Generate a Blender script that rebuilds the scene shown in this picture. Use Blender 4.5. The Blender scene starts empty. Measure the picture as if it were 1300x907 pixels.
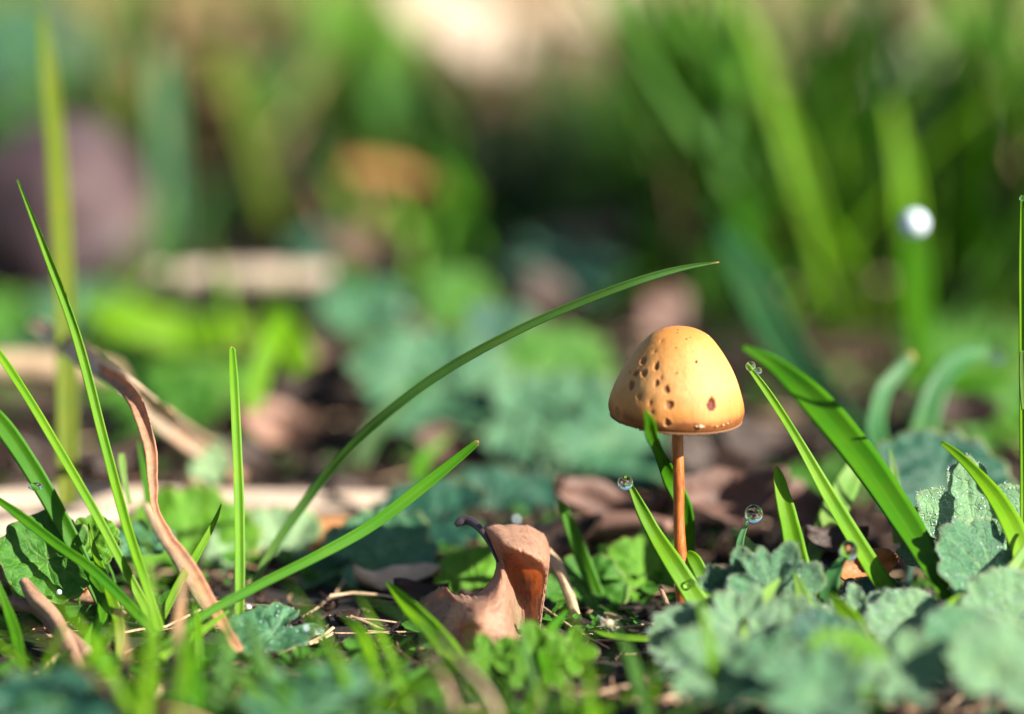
# Autumn meadow macro.  One Blender unit = 1 cm.
import bpy, math, random
import numpy as np
from mathutils import Vector, Matrix, noise
from mathutils.bvhtree import BVHTree

sc = bpy.context.scene
sc.unit_settings.system = 'METRIC'
sc.unit_settings.scale_length = 0.01
R = math.radians
rnd = random.Random(11)

# ------------------------------------------------------------------ camera
PITCH, DF, HC = R(10), 46.0, 12.33
cam_d = bpy.data.cameras.new('camera')
cam = bpy.data.objects.new('camera', cam_d)
sc.collection.objects.link(cam)
cam.location = (0, 0, HC)
cam.rotation_euler = (R(90) - PITCH, 0, 0)
cam_d.lens, cam_d.sensor_width = 100, 36
cam_d.clip_start, cam_d.clip_end = 1.0, 20000
cam_d.dof.use_dof = True
cam_d.dof.focus_distance = DF
cam_d.dof.aperture_fstop = 0.052       # 1.9 cm wide entrance pupil (f/5.2) in centimetre units
sc.camera = cam

# ------------------------------------------------------------------ light
SUN_EL, SUN_AZ = R(31), R(62)          # azimuth: from straight behind the camera towards the right
to_sun = Vector((math.sin(SUN_AZ) * math.cos(SUN_EL), -math.cos(SUN_AZ) * math.cos(SUN_EL), math.sin(SUN_EL)))
w = bpy.data.worlds.new('World'); sc.world = w; w.use_nodes = True
nt = w.node_tree
sky = nt.nodes.new('ShaderNodeTexSky'); sky.sky_type = 'NISHITA'; sky.sun_disc = False
sky.sun_elevation = SUN_EL
sky.sun_rotation = math.atan2(to_sun.x, to_sun.y)
bg = nt.nodes['Background']; bg.inputs['Strength'].default_value = 0.05
nt.links.new(sky.outputs[0], bg.inputs[0])
sun_d = bpy.data.lights.new('sun', 'SUN'); sun_d.energy = 5.0; sun_d.angle = R(0.53); sun_d.color = (1, .93, .82)
sun = bpy.data.objects.new('sun', sun_d); sc.collection.objects.link(sun)
sun.location = to_sun * 200
sun.rotation_euler = to_sun.to_track_quat('Z', 'Y').to_euler()
sc.view_settings.view_transform = 'Standard'; sc.view_settings.look = 'None'
sc.view_settings.exposure = 1.55; sc.view_settings.gamma = 1.0
sc.cycles.use_denoising = True
sc.cycles.sample_clamp_indirect = 8
sc.cycles.max_bounces = 8
sc.cycles.transmission_bounces = 8

# ------------------------------------------------------------------ helpers
K = 36 / 100 * DF / 1300
FW = Vector((0, math.cos(PITCH), -math.sin(PITCH)))
UP = Vector((0, math.sin(PITCH), math.cos(PITCH)))
CAM = Vector((0, 0, HC))

def P(px, py, d):
    """World point seen at photo pixel (px, py) at depth d in front of the lens."""
    s = K * d / DF
    return CAM + FW * d + Vector((1, 0, 0)) * ((px - 650) * s) + UP * (-(py - 453.5) * s)

def gpy(d):
    return 453.5 + (HC - d * math.sin(PITCH)) / math.cos(PITCH) / (K * d / DF)

def gd(py):
    v = (py - 453.5) * K / DF
    return HC / (math.sin(PITCH) + v * math.cos(PITCH))

def G(px, d, z=0.0):
    p = P(px, gpy(d), d); p.z = z
    return p

def link(o, parent=None):
    sc.collection.objects.link(o)
    if parent is not None: o.parent = parent
    return o

def mesh(name, verts, faces, mat=None, uvs=None, attrs=None, smooth=True):
    me = bpy.data.meshes.new(name)
    me.from_pydata([tuple(v) for v in verts], [], faces)
    if uvs is not None:
        lay = me.uv_layers.new(name='UVMap')
        li = np.empty(len(me.loops), dtype=np.int32); me.loops.foreach_get('vertex_index', li)
        lay.data.foreach_set('uv', np.asarray(uvs, dtype=np.float32)[li].ravel())
    for k, v in (attrs or {}).items():
        a = me.attributes.new(k, 'FLOAT', 'POINT'); a.data.foreach_set('value', np.asarray(v, dtype=np.float32))
    if smooth: me.polygons.foreach_set('use_smooth', [True] * len(me.polygons))
    if mat: me.materials.append(mat)
    me.update()
    return me

def obj(name, me, parent=None):
    return link(bpy.data.objects.new(name, me), parent)

def tag(o, label, cat, group=None, kind=None):
    if label: o['label'] = label
    if cat: o['category'] = cat
    if group: o['group'] = group
    if kind: o['kind'] = kind
    return o

def empty(name, loc, label, cat, group=None):
    o = link(bpy.data.objects.new(name, None)); o.location = loc; o.empty_display_size = .3
    bpy.context.view_layer.update()
    return tag(o, label, cat, group)

def local(o, verts):
    l = Vector(o.location)
    return [Vector(v) - l for v in verts]

def crom(pts, t):
    n = len(pts) - 1
    x = max(0.0, min(n - 1e-6, t * n)); i = int(x); f = x - i
    p0, p1, p2, p3 = pts[max(i - 1, 0)], pts[i], pts[i + 1], pts[min(i + 2, n)]
    return tuple(.5 * (2 * b + (c - a) * f + (2 * a - 5 * b + 4 * c - e) * f * f + (3 * b - a - 3 * c + e) * f ** 3)
                 for a, b, c, e in zip(p0, p1, p2, p3))

def nz(v, s=1.0):
    return noise.noise(Vector(v) * s)

# ------------------------------------------------------------------ materials
class NT:
    def __init__(s, name):
        s.m = bpy.data.materials.new(name); s.m.use_nodes = True; s.t = s.m.node_tree
        s.b = s.t.nodes['Principled BSDF']; s.o = s.t.nodes['Material Output']
    def n(s, typ, **kw):
        x = s.t.nodes.new(typ)
        for k, v in kw.items(): setattr(x, k, v)
        return x
    def l(s, a, b): s.t.links.new(a, b)
    def noise(s, scale, detail=4, rough=.6, vec=None):
        x = s.n('ShaderNodeTexNoise'); x.inputs['Scale'].default_value = scale
        x.inputs['Detail'].default_value = detail; x.inputs['Roughness'].default_value = rough
        if vec is not None: s.l(vec, x.inputs['Vector'])
        return x.outputs['Fac']
    def ramp(s, fac, stops):
        r = s.n('ShaderNodeValToRGB'); e = r.color_ramp.elements
        while len(e) < len(stops): e.new(.5)
        for q, (p, c) in zip(e, stops): q.position = p; q.color = (*c, 1)
        s.l(fac, r.inputs[0]); return r.outputs[0]
    def mix(s, fac, a, b, mode='MIX'):
        x = s.n('ShaderNodeMix', data_type='RGBA', blend_type=mode)
        for v, i in ((fac, x.inputs[0]), (a, x.inputs[6]), (b, x.inputs[7])):
            if hasattr(v, 'links'): s.l(v, i)
            else: i.default_value = v if isinstance(v, (int, float)) else (*v, 1)
        return x.outputs[2]
    def math(s, op, a, b=0.0):
        x = s.n('ShaderNodeMath', operation=op)
        for v, i in ((a, x.inputs[0]), (b, x.inputs[1])):
            if hasattr(v, 'links'): s.l(v, i)
            else: i.default_value = v
        return x.outputs[0]
    def attr(s, name):
        return s.n('ShaderNodeAttribute', attribute_name=name).outputs['Fac']
    def bump(s, h, strength, dist):
        x = s.n('ShaderNodeBump'); x.inputs['Strength'].default_value = strength; x.inputs['Distance'].default_value = dist
        s.l(h, x.inputs['Height']); s.l(x.outputs[0], s.b.inputs['Normal'])
    def translucent(s, col, amt):
        amt = amt if hasattr(amt, 'links') else amt
        t = s.n('ShaderNodeBsdfTranslucent'); s.l(col, t.inputs[0])
        mx = s.n('ShaderNodeMixShader')
        if hasattr(amt, 'links'): s.l(amt, mx.inputs[0])
        else: mx.inputs[0].default_value = amt
        s.l(s.b.outputs[0], mx.inputs[1]); s.l(t.outputs[0], mx.inputs[2]); s.l(mx.outputs[0], s.o.inputs[0])

def grass_mat(name, c1, c2, rough=.42, tr=.42):
    q = NT(name)
    oi = q.n('ShaderNodeObjectInfo').outputs['Random']
    uv = q.n('ShaderNodeUVMap').outputs[0]
    sx = q.n('ShaderNodeSeparateXYZ'); q.l(uv, sx.inputs[0])
    mp = q.n('ShaderNodeMapping'); q.l(uv, mp.inputs[0]); mp.inputs['Scale'].default_value = (14, 5, 1)
    st = q.noise(1.0, 3, .55, mp.outputs[0])
    base = q.mix(oi, c1, c2)
    base = q.mix(q.math('MULTIPLY', st, .55), base, tuple(x * .62 for x in c1))
    mid = q.math('SUBTRACT', 1.0, q.math('MULTIPLY', q.math('ABSOLUTE', q.math('SUBTRACT', sx.outputs[0], .5)), 14.0))
    mid = q.math('MAXIMUM', mid, 0.0)
    base = q.mix(q.math('MULTIPLY', mid, .22), base, (min(1, c1[0] * 1.8 + .05), min(1, c1[1] * 1.5 + .05), c1[2] * 2 + .03))
    geo = q.n('ShaderNodeTexCoord').outputs['Object']
    spk = q.ramp(q.noise(9, 2, .5, geo), [(.62, (0, 0, 0)), (.74, (1, 1, 1))])
    base = q.mix(q.math('MULTIPLY', spk, .35), base, (c1[0] * 1.6 + .04, c1[1] * .95, c1[2] + .02))
    wsc = q.math('SINE', q.math('MULTIPLY', sx.outputs[0], 95.0))
    base = q.mix(q.math('ADD', .10, q.math('MULTIPLY', wsc, .10)), base, tuple(x * .4 for x in c1))
    rootm = q.ramp(sx.outputs[1], [(.0, (1, 1, 1)), (.22, (0, 0, 0))])
    base = q.mix(q.math('MULTIPLY', rootm, .45), base, (c1[0] * 1.5 + .06, c1[1] * 1.05 + .03, c1[2] + .02))
    lo = q.ramp(q.noise(1.3, 3, .6, geo), [(.4, (0, 0, 0)), (.7, (1, 1, 1))])
    base = q.mix(q.math('MULTIPLY', lo, .4), base, (c1[0] * 1.7 + .03, c1[1] * 1.15, c1[2]))
    tip = q.attr('tip')
    base = q.mix(tip, base, (.38, .24, .08))
    if name.startswith('grass_dry') or name.startswith('dry'):
        bl = q.noise(5.5, 5, .7, geo)
        base = q.mix(q.math('MULTIPLY', q.ramp(bl, [(.45, (0, 0, 0)), (.62, (1, 1, 1))]), .5), base, tuple(x * .45 for x in c1))
    q.l(base, q.b.inputs['Base Color'])
    q.b.inputs['Roughness'].default_value = rough + .06; q.b.inputs['Specular IOR Level'].default_value = .26
    ws = q.math('SINE', q.math('MULTIPLY', sx.outputs[0], 150.0))
    q.bump(q.math('ADD', q.math('MULTIPLY', ws, .45), st), .3, .01)
    tc = q.mix(1.0, base, (1.3, 1.2, .35), 'MULTIPLY')
    q.translucent(tc, tr)
    return q.m

M = {}
M['bright'] = grass_mat('grass_bright', (.12, .34, .004), (.18, .40, .006))
M['green'] = grass_mat('grass_green', (.042, .21, .003), (.08, .29, .005))
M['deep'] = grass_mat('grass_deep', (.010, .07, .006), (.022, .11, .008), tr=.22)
M['blue'] = grass_mat('grass_bluegreen', (.035, .15, .045), (.055, .19, .05), rough=.34, tr=.22)
M['soft'] = grass_mat('grass_soft', (.065, .20, .035), (.08, .23, .04))
M['pale'] = grass_mat('grass_pale', (.15, .32, .06), (.20, .38, .08), rough=.36, tr=.3)
M['olive'] = grass_mat('grass_olive', (.11, .19, .012), (.16, .22, .02))
M['tan'] = grass_mat('grass_dry_tan', (.38, .25, .12), (.47, .34, .19), rough=.55, tr=.2)
M['straw'] = grass_mat('grass_dry_pale', (.58, .44, .30), (.66, .53, .40), rough=.55, tr=.2)
M['ochre'] = grass_mat('grass_dry_ochre', (.24, .15, .04), (.30, .20, .06), rough=.55, tr=.2)

def leaf_mat(name, c1, c2, vein, rough=.45, sheen=0.0, tr=.2, fuzz=0.0, wet=.3):
    q = NT(name)
    geo = q.n('ShaderNodeTexCoord').outputs['Object']
    a = q.noise(2.2, 5, .6, geo)
    base = q.mix(q.ramp(a, [(.35, (0, 0, 0)), (.68, (1, 1, 1))]), c1, c2)
    base = q.mix(q.math('MULTIPLY', q.attr('vein'), .75), base, vein)
    fine = q.noise(38, 3, .6, geo)
    vo = q.n('ShaderNodeTexVoronoi', feature='DISTANCE_TO_EDGE'); vo.inputs['Scale'].default_value = 6.5; q.l(geo, vo.inputs['Vector'])
    ret = q.ramp(vo.outputs['Distance'], [(.0, (1, 1, 1)), (.09, (0, 0, 0))])
    base = q.mix(q.math('MULTIPLY', ret, .3), base, vein)
    blot = q.ramp(q.noise(6.5, 5, .7, geo), [(.42, (0, 0, 0)), (.66, (1, 1, 1))])
    base = q.mix(q.math('MULTIPLY', blot, .45), base, tuple(x * .45 for x in c1))
    base = q.mix(q.math('MULTIPLY', fine, .4), base, tuple(x * .5 for x in c1))
    base = q.mix(q.math('MULTIPLY', q.attr('edge'), .5), base, (.30, .30, .10))
    q.l(base, q.b.inputs['Base Color'])
    q.b.inputs['Roughness'].default_value = rough + .08; q.b.inputs['Specular IOR Level'].default_value = wet
    if sheen:
        q.b.inputs['Sheen Weight'].default_value = sheen; q.b.inputs['Sheen Roughness'].default_value = .35
        q.b.inputs['Sheen Tint'].default_value = (.8, .95, 1, 1)
    q.bump(q.math('ADD', q.math('ADD', fine, q.noise(90, 2, .5, geo)), q.math('MULTIPLY', ret, -1.0)), .4 + fuzz, .025)
    q.translucent(q.mix(1.0, base, (1.3, 1.15, .6), 'MULTIPLY'), tr)
    return q.m

M['l_green'] = leaf_mat('leaf_green', (.03, .14, .008), (.06, .21, .012), (.12, .27, .04))
M['l_bright'] = leaf_mat('leaf_bright_green', (.08, .26, .008), (.13, .33, .012), (.20, .38, .05), tr=.3)
M['l_blue'] = leaf_mat('leaf_bluegreen', (.04, .15, .075), (.085, .23, .10), (.17, .33, .16), rough=.36, wet=.34)
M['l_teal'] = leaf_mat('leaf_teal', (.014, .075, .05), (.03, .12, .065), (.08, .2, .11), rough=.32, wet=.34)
M['l_silver'] = leaf_mat('leaf_silvery_green', (.14, .33, .15), (.24, .45, .20), (.36, .55, .24), rough=.5, sheen=.3, fuzz=.5, wet=.55)
M['l_pale'] = leaf_mat('leaf_pale_green', (.22, .38, .17), (.32, .48, .26), (.4, .52, .3), rough=.4, tr=.3)
M['l_hairy'] = leaf_mat('leaf_hairy_bluegreen', (.065, .22, .10), (.12, .32, .13), (.25, .44, .2), rough=.48, sheen=.2, fuzz=.5, wet=.55)

def dead_mat(name, c1, c2, c3, tr=.25):
    q = NT(name)
    geo = q.n('ShaderNodeTexCoord').outputs['Object']
    a = q.noise(1.4, 6, .65, geo); b = q.noise(9, 5, .7, geo); c = q.noise(46, 3, .7, geo)
    base = q.mix(q.ramp(a, [(.38, (0, 0, 0)), (.62, (1, 1, 1))]), c1, c2)
    base = q.mix(q.math('MULTIPLY', q.ramp(b, [(.52, (0, 0, 0)), (.72, (1, 1, 1))]), .7), base, c3)
    base = q.mix(q.math('MULTIPLY', q.attr('vein'), .5), base, tuple(min(1, x * 1.5) for x in c1))
    base = q.mix(q.math('MULTIPLY', q.attr('dark'), .9), base, (.03, .018, .015))
    base = q.mix(q.math('MULTIPLY', c, .35), base, tuple(x * .45 for x in c1))
    vo = q.n('ShaderNodeTexVoronoi', feature='DISTANCE_TO_EDGE'); vo.inputs['Scale'].default_value = 9.0; q.l(geo, vo.inputs['Vector'])
    ret = q.ramp(vo.outputs['Distance'], [(.0, (1, 1, 1)), (.07, (0, 0, 0))])
    base = q.mix(q.math('MULTIPLY', ret, .20), base, c3)
    q.l(base, q.b.inputs['Base Color']); q.b.inputs['Roughness'].default_value = .55
    q.bump(q.math('ADD', q.math('ADD', b, q.math('MULTIPLY', c, .5)), q.math('MULTIPLY', ret, .4)), .5, .03)
    q.translucent(q.mix(1.0, base, (1.3, .95, .55), 'MULTIPLY'), tr)
    return q.m

M['dead'] = dead_mat('dead_leaf_brown', (.52, .305, .195), (.63, .42, .30), (.28, .125, .055), .5)
M['litter_pink'] = dead_mat('litter_pinkish_brown', (.27, .145, .10), (.36, .21, .15), (.14, .07, .04), .12)
M['litter_brown'] = dead_mat('litter_dark_brown', (.030, .014, .008), (.058, .028, .016), (.014, .008, .005), .06)
M['litter_mid'] = dead_mat('litter_rosy_brown', (.13, .066, .048), (.19, .10, .072), (.06, .03, .02), .1)
M['litter_orange'] = dead_mat('litter_orange_brown', (.42, .16, .05), (.50, .22, .07), (.22, .09, .03), .15)
M['straw_stem'] = dead_mat('straw_stem_tan', (.50, .34, .20), (.60, .44, .28), (.34, .2, .1), .1)
M['pale_stem'] = dead_mat('straw_stem_pale', (.62, .48, .36), (.70, .57, .45), (.45, .3, .2), .1)
M['brown_stem'] = dead_mat('dry_stem_brown', (.34, .19, .115), (.44, .27, .17), (.2, .10, .06), .08)

def soil_mat():
    q = NT('soil'); geo = q.n('ShaderNodeTexCoord').outputs['Object']
    a = q.noise(.35, 6, .65, geo); b = q.noise(3.5, 6, .7, geo)
    col = q.ramp(a, [(.3, (.008, .005, .004)), (.55, (.018, .011, .008)), (.75, (.022, .020, .008))])
    col = q.mix(q.math('MULTIPLY', b, .6), col, (.012, .008, .006))
    q.l(col, q.b.inputs['Base Color']); q.b.inputs['Roughness'].default_value = .85
    q.bump(b, .8, .15); return q.m
M['soil'] = soil_mat()

def water_mat():
    q = NT('dew_water')
    q.b.inputs['Base Color'].default_value = (.97, .99, 1, 1)
    q.b.inputs['Roughness'].default_value = .02; q.b.inputs['IOR'].default_value = 1.333
    q.b.inputs['Transmission Weight'].default_value = 1.0
    return q.m
M['water'] = water_mat()
def glint_bead_mat():
    q = NT('dew_bead')  # near-white, mostly opaque colour stands in for the sun glint on a drop
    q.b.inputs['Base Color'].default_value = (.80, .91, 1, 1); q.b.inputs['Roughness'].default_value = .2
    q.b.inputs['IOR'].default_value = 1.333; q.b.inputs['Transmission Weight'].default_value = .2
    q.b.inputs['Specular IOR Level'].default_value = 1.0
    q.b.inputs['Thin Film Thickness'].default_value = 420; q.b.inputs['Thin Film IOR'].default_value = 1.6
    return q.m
M['bead'] = glint_bead_mat()

# ------------------------------------------------------------------ ground
def height(x, y):
    return .35 * nz((x * .11, y * .11, 3.1)) + .16 * nz((x * .45, y * .45, 7.7)) + .06 * nz((x * 1.7, y * 1.7, 1.2))

def axis(c, n, near, far):
    t = np.linspace(-1, 1, n); s = math.asinh(far / near)
    return c + near * np.sinh(t * s)
xs, ys = axis(0, 170, 9, 6000), axis(55, 190, 10, 6000)
verts, faces = [], []
for y in ys:
    for x in xs:
        r = math.hypot(x, y - 60)
        verts.append((x, y, height(x, y) - .15 if r < 260 else -.15))
nx = len(xs)
for j in range(len(ys) - 1):
    for i in range(nx - 1):
        faces.append((j * nx + i, j * nx + i + 1, (j + 1) * nx + i + 1, (j + 1) * nx + i))
tag(obj('ground', mesh('ground', verts, faces, M['soil'])), 'dark bare soil under the grass and leaf litter', None, kind='structure')

# ------------------------------------------------------------------ blades
def sweep_blade(pts, widths, normals, fold=.18, thick=.018, tip=0.0, tipdark=0.0):
    """Closed leaf-like ribbon along world points; widths in cm; normals = facing direction of every point."""
    V, F, U, T = [], [], [], []
    n = len(pts); S = (-1, -.66, -.3, 0, .3, .66, 1); B = (.6, 0, -.6); NV = 10
    for i in range(n):
        t = (pts[min(i + 1, n - 1)] - pts[max(i - 1, 0)]).normalized()
        side = t.cross(normals[i]); side = side.normalized() if side.length > 1e-6 else Vector((1, 0, 0))
        nn = side.cross(t).normalized(); w_ = widths[i] / 2; v = i / (n - 1)
        prof_ = lambda q: fold * w_ * (1.15 * q * q - .45 + .10 * math.exp(-(q / .18) ** 2) * -1)
        for q in S:
            V.append(pts[i] + side * (q * w_) + nn * prof_(q)); U.append((.5 + .5 * q, v))
        for q in B:
            V.append(pts[i] + side * (q * w_) + nn * (prof_(q) - min(thick, w_ * .5))); U.append((.5 + .5 * q, v))
        T += [max(0, min(1, (v - (1 - tip)) / max(tip * .4, 1e-4))) if tip else 0.0] * NV
    for i in range(n - 1):
        for k in range(NV):
            a, b = i * NV + k, i * NV + (k + 1) % NV
            F.append((a, a + NV, b + NV, b))
    F.append(tuple(range(NV))); F.append(tuple((n - 1) * NV + k for k in range(NV - 1, -1, -1)))
    return V, F, U, {'tip': T}

def blade(name, ctrl, mat, label, group=None, cat='grass blade', fold=.2, twist=(0, 0), tip=0.0, blunt=False, n=36, thick=.018, wob=.0, parent=None):
    """ctrl: (px, py, depth, width in px) from root to tip."""
    pts, wd, nr = [], [], []
    for i in range(n + 1):
        t = i / n; px, py, d, wpx = crom(ctrl, t); wpx *= (.80 if d < 50 else 1) * (1 + .07 * nz((t * 7, px * .01, 3)))
        if blunt and t > .97: wpx *= math.sqrt(max(.02, 1 - ((t - .97) / .03) ** 2))
        p = P(px, py, d)
        if wob: p += Vector((nz((t * 6, 1, px)), nz((t * 6, 2, px)), nz((t * 6, 3, px)))) * wob
        pts.append(p); wd.append(max(.004, wpx * K * d / DF))
    for i in range(n + 1):
        t = i / n
        tg = (pts[min(i + 1, n)] - pts[max(i - 1, 0)]).normalized()
        vd = (CAM - pts[i]).normalized()
        side = tg.cross(vd).normalized()
        a = R(twist[0] + (twist[1] - twist[0]) * t)
        nr.append(Matrix.Rotation(a, 3, tg) @ side.cross(tg).normalized())
    V, F, U, A = sweep_blade(pts, wd, nr, fold, thick, tip)
    base = pts[0].copy()
    me = mesh(name, [v - base for v in V], F, mat, U, A)
    o = obj(name, me, parent)
    if parent is None:
        o.location = base; tag(o, label, cat, group, 'thing')
    else:
        o.location = base - parent.location
    return o

GB = 'grass blades around the mushroom'
GL = 'grass blades of the left clump'
blade('blade_of_grass', [(203, 800, 44.6, 15), (186, 745, 45.0, 15), (160, 665, 45.5, 16), (132, 560, 46, 16), (98, 430, 46.3, 15), (58, 320, 46.5, 12), (22, 228, 46.6, 3)],
      M['bright'], 'tall bright green grass blade with its pointed tip highest in the left clump', GL, twist=(20, -15), fold=.45)
blade('blade_of_grass', [(195, 792, 45.2, 15), (160, 725, 45.3, 15), (120, 650, 45.4, 15), (75, 572, 45.6, 15), (35, 505, 45.8, 14), (-5, 445, 46, 13), (-60, 370, 46, 4)],
      M['bright'], 'yellow-green grass blade slanting from the left edge down to the left clump base', GL, twist=(10, 20), fold=.4)
blade('blade_of_grass', [(140, 790, 46.2, 16), (115, 735, 46.3, 22), (80, 665, 46.4, 28), (40, 595, 46.5, 30), (0, 537, 46.6, 28), (-50, 480, 46.7, 6)],
      M['green'], 'broad dark green grass blade with a grey collar, leaning left out of the clump', GL, twist=(-10, 10), fold=.3)
blade('blade_of_grass', [(60, 640, 48, 9), (38, 600, 48, 14), (15, 560, 48, 14), (-20, 510, 48, 4)],
      M['pale'], 'short pale grass blade tucked behind the broad dark blade at the left edge', GL)
blade('blade_of_grass', [(200, 806, 44.6, 16), (160, 765, 44.8, 17), (115, 722, 45, 17), (70, 690, 45.2, 16), (25, 655, 45.4, 15), (-30, 615, 45.6, 4)],
      M['green'], 'smooth mid-green grass blade lying low across the left clump', GL, twist=(15, 5), fold=.35)
blade('blade_of_grass', [(303, 803, 45, 15), (304, 740, 45.2, 16), (303, 640, 45.6, 17), (299, 540, 45.9, 16), (296, 480, 46, 15), (294, 440, 46, 11)],
      M['bright'], 'upright bright green grass blade with a blunt rounded pale tip', GB, blunt=True, tip=.02, twist=(10, 25), fold=.55)
blade('blade_of_grass', [(322, 742, 47.8, 13), (345, 698, 48, 15), (390, 633, 48, 17), (440, 572, 47.5, 15), (500, 517, 47, 16), (565, 470, 46.7, 16), (640, 428, 46.4, 15), (715, 393, 46.2, 14), (800, 360, 46, 13), (865, 341, 46, 9), (913, 333, 46, 2)],
      M['soft'], 'long arching grass blade whose thin tip reaches over towards the mushroom cap', GB, n=60, twist=(25, 10), fold=.3, tip=.025)
blade('blade_of_grass', [(205, 822, 43.9, 13), (260, 780, 44.3, 15), (330, 742, 44.8, 16), (400, 707, 45.2, 17), (470, 668, 45.6, 19), (540, 615, 45.9, 19), (580, 583, 46, 15), (608, 560, 46, 9)],
      M['green'], 'straight low green grass blade rising rightward to a cut orange-brown tip', GB, n=50, twist=(25, -5), fold=.35, tip=.028, blunt=True)
blade('blade_of_grass', [(203, 790, 45.2, 11), (225, 745, 45.4, 14), (252, 700, 45.6, 13), (272, 663, 45.8, 8), (281, 640, 45.9, 2)],
      M['bright'], 'short yellow-green grass blade leaning right beside the dry brown stem', GL, tip=.06)
blade('blade_of_grass', [(252, 850, 43.4, 10), (253, 810, 43.6, 11), (250, 780, 44, 8), (247, 768, 44, 3)],
      M['bright'], 'stub of grass poking up under the straight low blade', GL)
blade('blade_of_grass', [(205, 835, 43.5, 12), (235, 812, 43.8, 13), (258, 800, 44, 12), (290, 775, 44.2, 4)],
      M['bright'], 'small light green blade lying along the foot of the straight low blade', GL)
blade('blade_of_grass', [(84, 640, 51, 26), (85, 580, 51.5, 27), (84, 480, 52.3, 28), (80, 360, 53.2, 28), (72, 220, 54.5, 28), (62, 100, 56, 24), (54, 20, 57, 8)],
      M['olive'], 'blurred broad upright grass blade standing behind the left clump', GB, fold=.4, twist=(0, 40))
blade('blade_of_grass', [(165, 640, 47.8, 7), (158, 610, 47.8, 9), (155, 590, 47.9, 12), (154, 576, 48, 9)],
      M['pale'], 'tiny pale budded shoot beside the dry brown stem', GL)
for pts_, m_, lab in (
    ([(88, 850, 44.5, 14), (120, 800, 45, 18), (130, 765, 45.5, 18), (110, 720, 46, 12), (95, 690, 46, 3)], 'green', 'bent green blade at the shadowed base of the left clump'),
    ([(150, 850, 44.2, 12), (152, 800, 44.6, 18), (138, 750, 45.3, 16), (120, 700, 46, 10), (112, 665, 46, 2)], 'bright', 'light blade rising from the foot of the left clump'),
    ([(10, 800, 45.2, 26), (70, 780, 45.4, 22), (130, 776, 45.6, 16), (175, 790, 45.8, 4)], 'deep', 'dark flattened blade lying along the ground at the lower left'),
    ([(196, 690, 48.2, 10), (190, 650, 48.4, 12), (185, 610, 48.7, 12), (176, 560, 49, 3)], 'green', 'thin soft blade standing close behind the dry brown stem'),
    ([(30, 850, 43.6, 14), (18, 800, 44.4, 18), (4, 760, 44.8, 12), (-10, 720, 45, 3)], 'green', 'short blade at the lower left corner of the clump')):
    blade('blade_of_grass', pts_, M[m_], lab, GL)

# right-hand blades
blade('blade_of_grass', [(1163, 800, 44.8, 40), (1130, 757, 45, 36), (1095, 702, 45.3, 31), (1052, 630, 45.6, 24), (1010, 555, 45.8, 15), (975, 500, 46, 13), (948, 463, 46, 7)],
      M['bright'], 'slim bright blade slanting left with a dewdrop on its tip, right of the cap', GB, n=46, twist=(40, 5), fold=.45)
blade('blade_of_grass', [(1222, 790, 43.9, 34), (1180, 715, 44.7, 46), (1140, 650, 45.8, 54), (1090, 578, 47.0, 56), (1035, 512, 48.0, 50), (985, 465, 48.8, 28), (942, 440, 49, 8)],
      M['green'], 'broadest deep green blade slanting left behind the dew-tipped blade', GB, n=46, twist=(38, 12), fold=.25)
blade('blade_of_grass', [(1025, 760, 45.2, 36), (1012, 710, 45.4, 36), (1002, 665, 45.7, 31), (993, 628, 45.9, 25), (988, 605, 46, 17), (985, 592, 46, 5)],
      M['bright'], 'short broad upright blade with a whitish tip beside the hanging dewdrop', GB, tip=.05, fold=.35, twist=(0, 15))
blade('blade_of_grass', [(1020, 735, 46.8, 12), (1040, 690, 47.6, 34), (1062, 640, 48.2, 44), (1082, 600, 48.7, 34), (1100, 560, 49, 6)],
      M['pale'], 'pale grey-green blade catching the light behind the dew-tipped blade', GB, fold=.15, twist=(-20, 10))
blade('blade_of_grass', [(1155, 660, 50.5, 34), (1135, 600, 51, 34), (1112, 550, 51.5, 28), (1120, 500, 52, 22), (1140, 472, 52.3, 20), (1160, 450, 52.5, 14)],
      M['blue'], 'soft bluish blade with a bent pale tip at the right', GB, blunt=True, tip=.05, twist=(0, 30))
blade('blade_of_grass', [(1160, 660, 51, 38), (1165, 590, 51.8, 40), (1176, 530, 52.5, 36), (1195, 480, 53, 30), (1225, 452, 53.5, 24), (1262, 446, 54, 12)],
      M['blue'], 'soft curled blade bending right with a blurred dewdrop at its tip', GB, blunt=True, twist=(10, -20))
blade('blade_of_grass', [(1300, 712, 45, 44), (1285, 670, 45.3, 40), (1262, 630, 45.7, 31), (1235, 597, 46.2, 20), (1212, 575, 46.6, 14), (1195, 562, 46.8, 7)],
      M['bright'], 'curved tapering blade over the frosted leaf at the right edge', GB, twist=(35, 15), fold=.3)
blade('blade_of_grass', [(1300, 700, 46.3, 15), (1301, 620, 46.3, 15), (1300, 530, 46.2, 15), (1299, 440, 46.1, 14), (1298, 330, 46, 11), (1297, 248, 46, 3)],
      M['bright'], 'thin straight blade rising tall along the right edge', GB, fold=.5)
blade('blade_of_grass', [(1302, 520, 45.9, 14), (1299, 480, 45.8, 14), (1298, 446, 45.7, 8)],
      M['pale'], 'short pale blade tip clasping the tall blade at the right edge', GB)
blade('blade_of_grass', [(1240, 560, 56, 26), (1120, 585, 57, 34), (1060, 530, 58, 46), (990, 430, 60, 52), (945, 340, 62, 48), (915, 290, 63, 12)],
      M['blue'], 'wide blurred bluish blade leaning left behind the broad green blade', GB)
blade('blade_of_grass', [(1140, 690, 47.3, 16), (1138, 650, 47.5, 18), (1136, 610, 47.8, 14), (1130, 570, 48, 3)],
      M['pale'], 'narrow pale blade between the two slanting right-hand blades', GB)
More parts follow.
